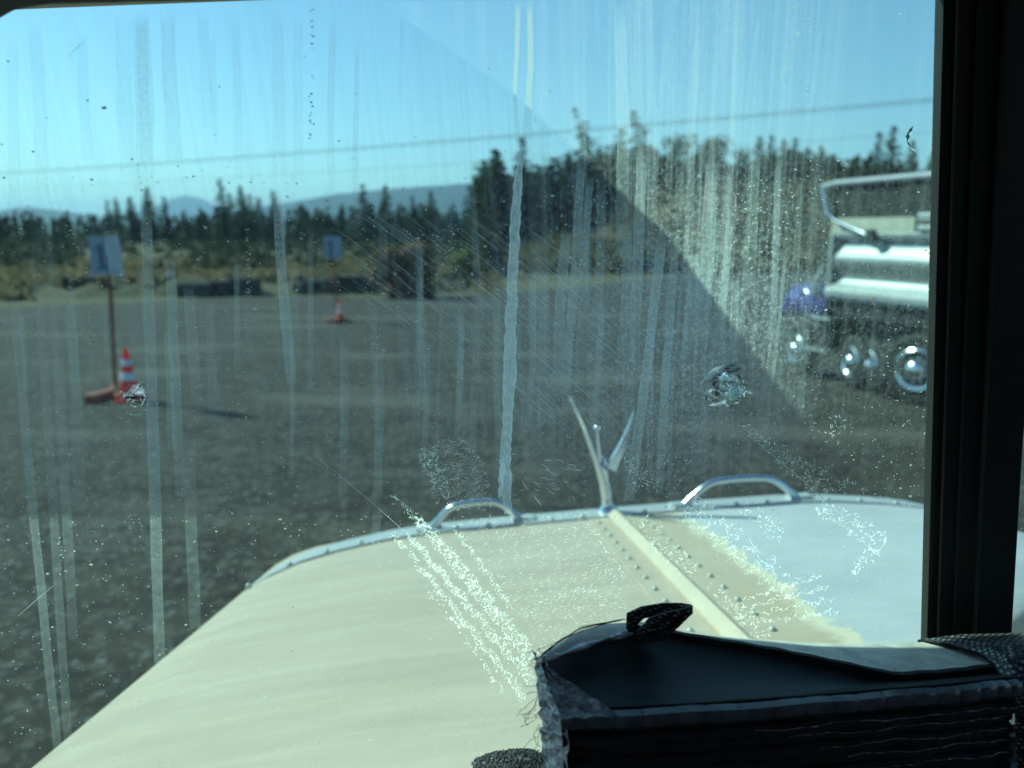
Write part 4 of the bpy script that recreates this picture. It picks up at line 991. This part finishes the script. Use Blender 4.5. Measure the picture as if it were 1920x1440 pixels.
M['foil'] = crinkle('crinkled_black_foil', (.5, .55, .58), .2, .3, 95, .8)
M['foil_bright'] = crinkle('sunlit_silver_foil', (.9, .95, .98), .25, .4, 120, .8)  # sunlit glints put into a very pale base
M['gloss'] = simple('glossy_black_wrap', (.2, .22, .24), .16, 0, .4, 60, bmp=.12, bdist=.002)
M['shade_face'] = simple('smooth_black_film', (.006, .014, .016), .55, 0, .4, 30, xyz=(1, 1, 30), bmp=.05, bdist=.001)
M['layer'] = simple('black_edge_layers', (.035, .035, .034), .7, 0, .5, 90, bmp=.4, bdist=.002)
M['card'] = simple('sunlit_dusty_card', (.85, .76, .66), .5, 0, .35, 70, bmp=.3, bdist=.0015)  # pale base stands in for sunlight on the card
def weave(name, c, hi, scale=330):
    m, N, L, P = new_mat(name); tc = N.new('ShaderNodeTexCoord')
    ck = N.new('ShaderNodeTexVoronoi'); ck.inputs['Scale'].default_value = scale; ck.inputs['Randomness'].default_value = .25
    mp = N.new('ShaderNodeMapping'); mp.inputs['Scale'].default_value = (.75, .75, 1.3); mp.inputs['Rotation'].default_value = (.5, .35, .6); L.new(tc.outputs['Object'], mp.inputs[0]); L.new(mp.outputs[0], ck.inputs['Vector'])
    L.new(ramp(N, L, ck.outputs['Distance'], [(.12, hi), (.42, c)]), P.inputs['Base Color']); P.inputs['Roughness'].default_value = .55
    inv = math_(N, L, 'SUBTRACT', 1, ck.outputs['Distance']); bump(N, L, P, inv, 1.0, .0012); return m
M['webbing'] = weave('black_webbing', (.014, .014, .014), (.5, .48, .45))
M['ribbon'] = simple('black_binding_tape', (.01, .01, .01), .8, 0, .4, 500, bmp=.5, bdist=.001)
M['fleece'] = simple('grey_fleece', (.36, .35, .37), .95, 0, .6, 400, bmp=.8, bdist=.003)
def t3(px, py, Y): return TY(px, py, Y)
def lerp_poly(pl, t):
    s = t * (len(pl) - 1); i = min(int(s), len(pl) - 2); return pl[i].lerp(pl[i + 1], s - i)
rs = random.Random(55)
top = [t3(1014, 1240, .402), t3(1060, 1226, .415), t3(1120, 1205, .428), t3(1180, 1190, .442), t3(1230, 1188, .45), t3(1330, 1204, .447), t3(1450, 1224, .44), t3(1560, 1246, .43), t3(1680, 1272, .418), t3(1780, 1266, .42), t3(1862, 1256, .424), t3(1900, 1256, .43)]
bot = [t3(1052, 1343, .376), t3(1130, 1341, .377), t3(1220, 1336, .379), t3(1320, 1331, .381), t3(1420, 1324, .384), t3(1520, 1316, .387), t3(1600, 1309, .389), t3(1680, 1302, .391), t3(1760, 1296, .394), t3(1830, 1289, .397), t3(1880, 1283, .40), t3(1915, 1280, .402)]
mb = MB(); P = []
for j in range(10):
    v = j / 9; row = []
    for i in range(45):
        u = i / 44; a = lerp_poly(top, u); b = lerp_poly(bot, u); p = a.lerp(b, v); sag = sin(pi * v) * .006
        row.append(p + Vector((0, sag, -sag)) + Vector((0, 0, rs.uniform(-.0003, .0003))))
    P.append(row)
mb.grid(P); face = sp_('front_flap', mb, M['shade_face'])
# crinkled foil triangle at its left end, lit patch put in as paler foil
mb = MB(); P = []
A_, B_, C_ = t3(1012, 1238, .3995), t3(1052, 1345, .3735), t3(1160, 1340, .3755)
for i in range(13):
    u = i / 12; row = []
    for j in range(11):
        v = j / 10; p = A_.lerp(B_.lerp(C_, v), u); row.append(p + Vector((0, -.0009 - .0006 * rs.random(), .0008 * rs.uniform(-1, 1))))
    P.append(row)
mb.grid(P); sp_('lit_foil_corner', mb, M['foil'], face)
# bright left edge running down the stack, sunlight put into the foil colour
mb = MB(); P = []
ledge = [((1000, 1222), (1026, 1244), .402), ((1004, 1262), (1038, 1275), .395), ((1010, 1310), (1056, 1338), .383), ((1014, 1360), (1064, 1368), .378), ((1016, 1410), (1064, 1412), .377), ((1018, 1470), (1064, 1470), .377), ((1020, 1560), (1066, 1560), .377)]
for i in range(37):
    s = i / 36 * 6; k = min(int(s), 5); f = s - k; a, b = ledge[k], ledge[k + 1]; row = []
    for j in range(7):
        v = j / 6; pa = (a[0][0] + (a[1][0] - a[0][0]) * v, a[0][1] + (a[1][1] - a[0][1]) * v); pb = (b[0][0] + (b[1][0] - b[0][0]) * v, b[0][1] + (b[1][1] - b[0][1]) * v)
        Y = a[2] + (b[2] - a[2]) * f + .02 * (1 - v) - .002; row.append(t3(pa[0] + (pb[0] - pa[0]) * f, pa[1] + (pb[1] - pa[1]) * f, Y) + Vector((rs.uniform(-1, 1), rs.uniform(-1, 1), rs.uniform(-1, 1))) * .0011)
    P.append(row)
mb.grid(P); sp_('foil_edge', mb, M['foil_bright'], shade, False)
# quilted front binding
mb = MB(); P = []
for i in range(199):
    u = i / 198; p = lerp_poly(bot, u) + Vector((0, -.001, -.0035)); pf = abs(sin(u * pi * 18)) ** .35; h = .0040 + .0005 * pf; d_ = .0014 + .0012 * pf; z_ = .0004 * sin(u * 31)
    P.append([p + Vector((0, .004, h + z_)), p + Vector((0, -d_ * .5, h * .9 + z_)), p + Vector((0, -d_, h * .35 + z_)), p + Vector((0, -d_, -h * .35 + z_)), p + Vector((0, -d_ * .5, -h * .9 + z_)), p + Vector((0, .004, -h + z_))])
mb.grid(P); sp_('front_binding', mb, M['gloss'], face)
# folded layers under it
for k, (dz, th, dy) in enumerate(((-.0095, .0072, .001), (-.0180, .0072, -.001), (-.0262, .0068, .0015), (-.0345, .0072, 0), (-.0430, .0075, .001), (-.0520, .008, -.0005), (-.0610, .008, .001), (-.0705, .0085, 0), (-.0805, .009, .001), (-.092, .010, 0))):
    mb = MB(); P = []; nn = 40
    for i in range(nn + 1):
        u = i / nn * .985; p = lerp_poly(bot, u) + Vector((0, dy + .0008 * sin(u * 37 + k), dz + .0007 * sin(u * 23 + 2 * k)))
        bk = Vector((p.x + .004, p.y + .06, p.z - .040)); h = th * (.5 + .04 * sin(u * 51 + k))
        P.append([p + Vector((0, .003, h)), p + Vector((0, .0005, h * .7)), p, p + Vector((0, .0005, -h * .7)), p + Vector((0, .003, -h)), bk - Vector((0, 0, h)), bk + Vector((0, 0, h)), p + Vector((0, .003, h))])
    mb.grid(P); mb.add(P[0][:7], [tuple(range(7))]); mb.add(P[-1][:7], [tuple(range(7))])
    sp_('folded_layer', mb, M['layer'], shade)
    if k < 6:
        mb = MB(); mb.tube([lerp_poly(bot, u) + Vector((0, dy - .0003 + .0006 * sin(u * 37 + k), dz + th * .33 + .0007 * sin(u * 23 + 2 * k) + .0004 * sin(u * 90))) for u in np.linspace(.3 + .06 * k, .97, 60)], [.0004 * rs.uniform(.1, 1.3) for _ in range(60)], 5); sp_('edge_highlight', mb, M['foil'], shade)  # thin pale line put in as the highlight along the layer
mb = MB(); P = []
for i in range(41):
    u = .004 + i / 40 * .975; p = lerp_poly(bot, u); P.append([p + Vector((.001, .005, .001)), p + Vector((.001, .005, -.094)), p + Vector((.001, .07, -.10)), p + Vector((.001, .07, -.03)), p + Vector((.001, .005, .001))])
mb.grid(P); mb.add(P[0][:4], [(0, 1, 2, 3)]); sp_('gap_filler', mb, M['ribbon'])  # dark filler added to block bright gaps between the layers
# grey card top behind the tape
mb = MB(); tb = [t3(1024, 1222, .415), t3(1080, 1186, .435), t3(1130, 1170, .45), t3(1200, 1166, .465), t3(1340, 1193, .478), t3(1460, 1201, .482), t3(1570, 1207, .482), t3(1690, 1205, .482), t3(1790, 1202, .482), t3(1860, 1206, .48), t3(1900, 1208, .48), t3(1930, 1208, .48)]
P = [[lerp_poly(tb, i / 40).lerp(lerp_poly(top, i / 40), v) + Vector((0, 0, .0012 * sin(pi * v) + rs.uniform(-.0002, .0002))) for i in range(41)] for v in np.linspace(0, 1, 6)]
mb.grid(P); sp_('card_top', mb, M['card'])
# binding tape along the fold
mb = MB(); P = []
for i in range(50):
    u = .27 + i / 49 * .72; p = lerp_poly(top, u); wv = .0003 * sin(i * 1.7)
    P.append([p + Vector((0, .003, .0028 + wv)), p + Vector((0, -.0012, .0032 + wv)), p + Vector((0, -.002, 0)), p + Vector((0, -.0016, -.0036 + wv)), p + Vector((0, .003, -.003)), p + Vector((0, .003, .0028 + wv))])
mb.grid(P); tape = sp_('binding_tape', mb, M['ribbon'])
# glossy rolled lip at the left of the fold
mb = MB(); mb.tube([lerp_poly(top, u) + Vector((0, -.0005, .0012)) for u in np.linspace(0, .32, 24)], [.0016 + .0008 * sin(i * .8) for i in range(24)], 8); sp_('rolled_lip', mb, M['foil_bright'])
# webbing loop
def web(pts, hws, name, parent):
    mb = MB(); P = []
    for p, h in zip(pts, hws): P.append([p - h, p, p + h])
    # refine
    Q = []
    for a, b in zip(P[:-1], P[1:]):
        for k in range(6): Q.append([x.lerp(y, k / 6) for x, y in zip(a, b)])
    Q.append(P[-1]); mb.grid(Q); o = sp_(name, mb, M['webbing'], parent); m = o.modifiers.new('thickness', 'SOLIDIFY'); m.thickness = .0014; return o
lw = [t3(1216, 1196, .446), t3(1196, 1178, .444), t3(1184, 1160, .441), t3(1204, 1147, .439), t3(1240, 1140, .437), t3(1275, 1138, .434), t3(1294, 1139, .430), t3(1299, 1143, .427), t3(1288, 1150, .424), t3(1262, 1162, .424), t3(1236, 1176, .426), t3(1222, 1190, .430), t3(1218, 1204, .436)]
hv = [Vector((.008, 0, .002)), Vector((.008, 0, -.001)), Vector((.003, 0, -.0045)), Vector((.001, .001, -.0045)), Vector((0, .001, -.0042)), Vector((0, .001, -.0036)), Vector((0, .001, -.0028)), Vector((0, 0, -.0028)), Vector((.001, 0, -.003)), Vector((.004, 0, -.0052)), Vector((.0065, 0, -.0065)), Vector((.0085, 0, -.003)), Vector((.0085, 0, .0))]
web(lw, hv, 'webbing_loop', shade)
# wide webbing strap over the right end
mb = MB(); P = []
rows_ = [[(1722, 1203, .487), (1800, 1193, .487), (1920, 1190, .487), (2060, 1186, .487)], [(1780, 1209, .465), (1840, 1203, .462), (1920, 1200, .46), (2060, 1196, .46)], [(1838, 1226, .442), (1872, 1216, .438), (1930, 1212, .436), (2060, 1208, .436)], [(1866, 1246, .425), (1890, 1238, .420), (1940, 1234, .418), (2060, 1230, .418)], [(1882, 1282, .410), (1905, 1278, .406), (1945, 1275, .405), (2060, 1270, .405)], [(1902, 1325, .402), (1920, 1330, .399), (1950, 1330, .398), (2060, 1330, .398)], [(1908, 1470, .396), (1925, 1470, .394), (1960, 1470, .394), (2060, 1470, .394)]]
rr_ = [[t3(*p) for p in r_] for r_ in rows_]
for a, b in zip(rr_[:-1], rr_[1:]):
    for k in range(5): P.append([lerp_poly(a, s).lerp(lerp_poly(b, s), k / 5) for s in np.linspace(0, 1, 13)])
mb.grid(P); sw_ = sp_('webbing_strap', mb, M['webbing']); m_ = sw_.modifiers.new('thickness', 'SOLIDIFY'); m_.thickness = .0015
mb = MB()
for k, kk in enumerate((0, 1)):
    mb.tube([t3(1722, 1203, .486), t3(1782, 1210, .464), t3(1840, 1228, .4405), t3(1868, 1249, .4235), t3(1884, 1284, .409), t3(1903, 1326, .401)], .0011, 6)
sp_('strap_hem', mb, M['ribbon'], sw_)
# frayed threads at the left end
mb = MB()
for k in range(34):
    u = rs.random(); y0 = 1205 + 190 * u; x0 = (1030 if u < .15 else 1008) + rs.uniform(-4, 6); p = [t3(x0, y0, .40 - .02 * u)]
    a = rs.uniform(0, 6.28)
    for q in range(7): a += rs.uniform(-.9, .9); p.append(p[-1] + Vector((cos(a) * .0016 - .0004, rs.uniform(-.0004, .0004), sin(a) * .0016 - .0006)))
    mb.tube(p, .00016, 4)
for k in range(8):
    p = [t3(1010 + k, 1236 - k, .40), t3(1040 + 3 * k, 1208 - k * 1.5, .415), t3(1090, 1184 - k * 1.2, .428), t3(1150 + 4 * k, 1168 - k, .44)]
    mb.tube([q + Vector((0, 0, rs.uniform(0, .0015))) for q in p], .00018, 4)
stuff(sp_('frayed_threads', mb, M['ribbon']))

# grey fleece cloth peeking up at the bottom edge
mb = MB(); P = []
c0 = t3(960, 1474, .43)
for i in range(40):
    t = i / 39; row = []
    for j in range(12):
        s = j / 11 - .5; x = c0.x + (t - .5) * .062; hgt = .0175 * (1 - (2 * t - 1) ** 2) ** .6 * (1 - (2 * s) ** 2) ** .5
        row.append(Vector((x, c0.y + s * .05, -.442 + (c0.z + .4425) * min(1, (1 - (2 * s) ** 2) * 3) * min(1, (1 - (2 * t - 1) ** 2) * 3) + hgt)))
    P.append(row)
mb.grid(P)
for i in range(1500):
    t, s = rs.random(), rs.uniform(-.4, .4); hgt = .0175 * (1 - (2 * t - 1) ** 2) ** .6 * (1 - (2 * s) ** 2) ** .5
    p = Vector((c0.x + (t - .5) * .062, c0.y + s * .05, -.442 + (c0.z + .4425) * min(1, (1 - (2 * s) ** 2) * 3) * min(1, (1 - (2 * t - 1) ** 2) * 3) + hgt)); a = rs.uniform(0, 6.28)
    mb.tube([p, p + Vector((cos(a) * .0007, sin(a) * .0007, .0012)), p + Vector((cos(a) * .0016, sin(a) * .0010, .0006))], [.0005, .0005, .0003], 4)
fl_ = part('fleece_cloth', mb, M['fleece'], None, True); fl_.matrix_world = Matrix.Translation((0, 0, EYE)) @ RT.to_4x4()
tag(fl_, 'grey fleecy cloth just showing left of the folded sunshade', 'cloth')

# ------------------------------------------------------------------ air: far ridges fade to blue
mb = MB(); mb.box((-9500, -3500, -1.2), (9500, 14500, 460))
hzm = bpy.data.materials.new('haze'); hzm.use_nodes = True; N = hzm.node_tree.nodes; L = hzm.node_tree.links; N.remove(N['Principled BSDF'])
pv = N.new('ShaderNodeVolumePrincipled'); pv.inputs['Color'].default_value = (.50, .73, 1, 1); pv.inputs['Density'].default_value = 1.25e-4; pv.inputs['Anisotropy'].default_value = .3
L.new(pv.outputs[0], N['Material Output'].inputs['Volume'])
tag(stuff(part('haze', mb, hzm)), 'thin blue haze over the far ridges', 'haze')
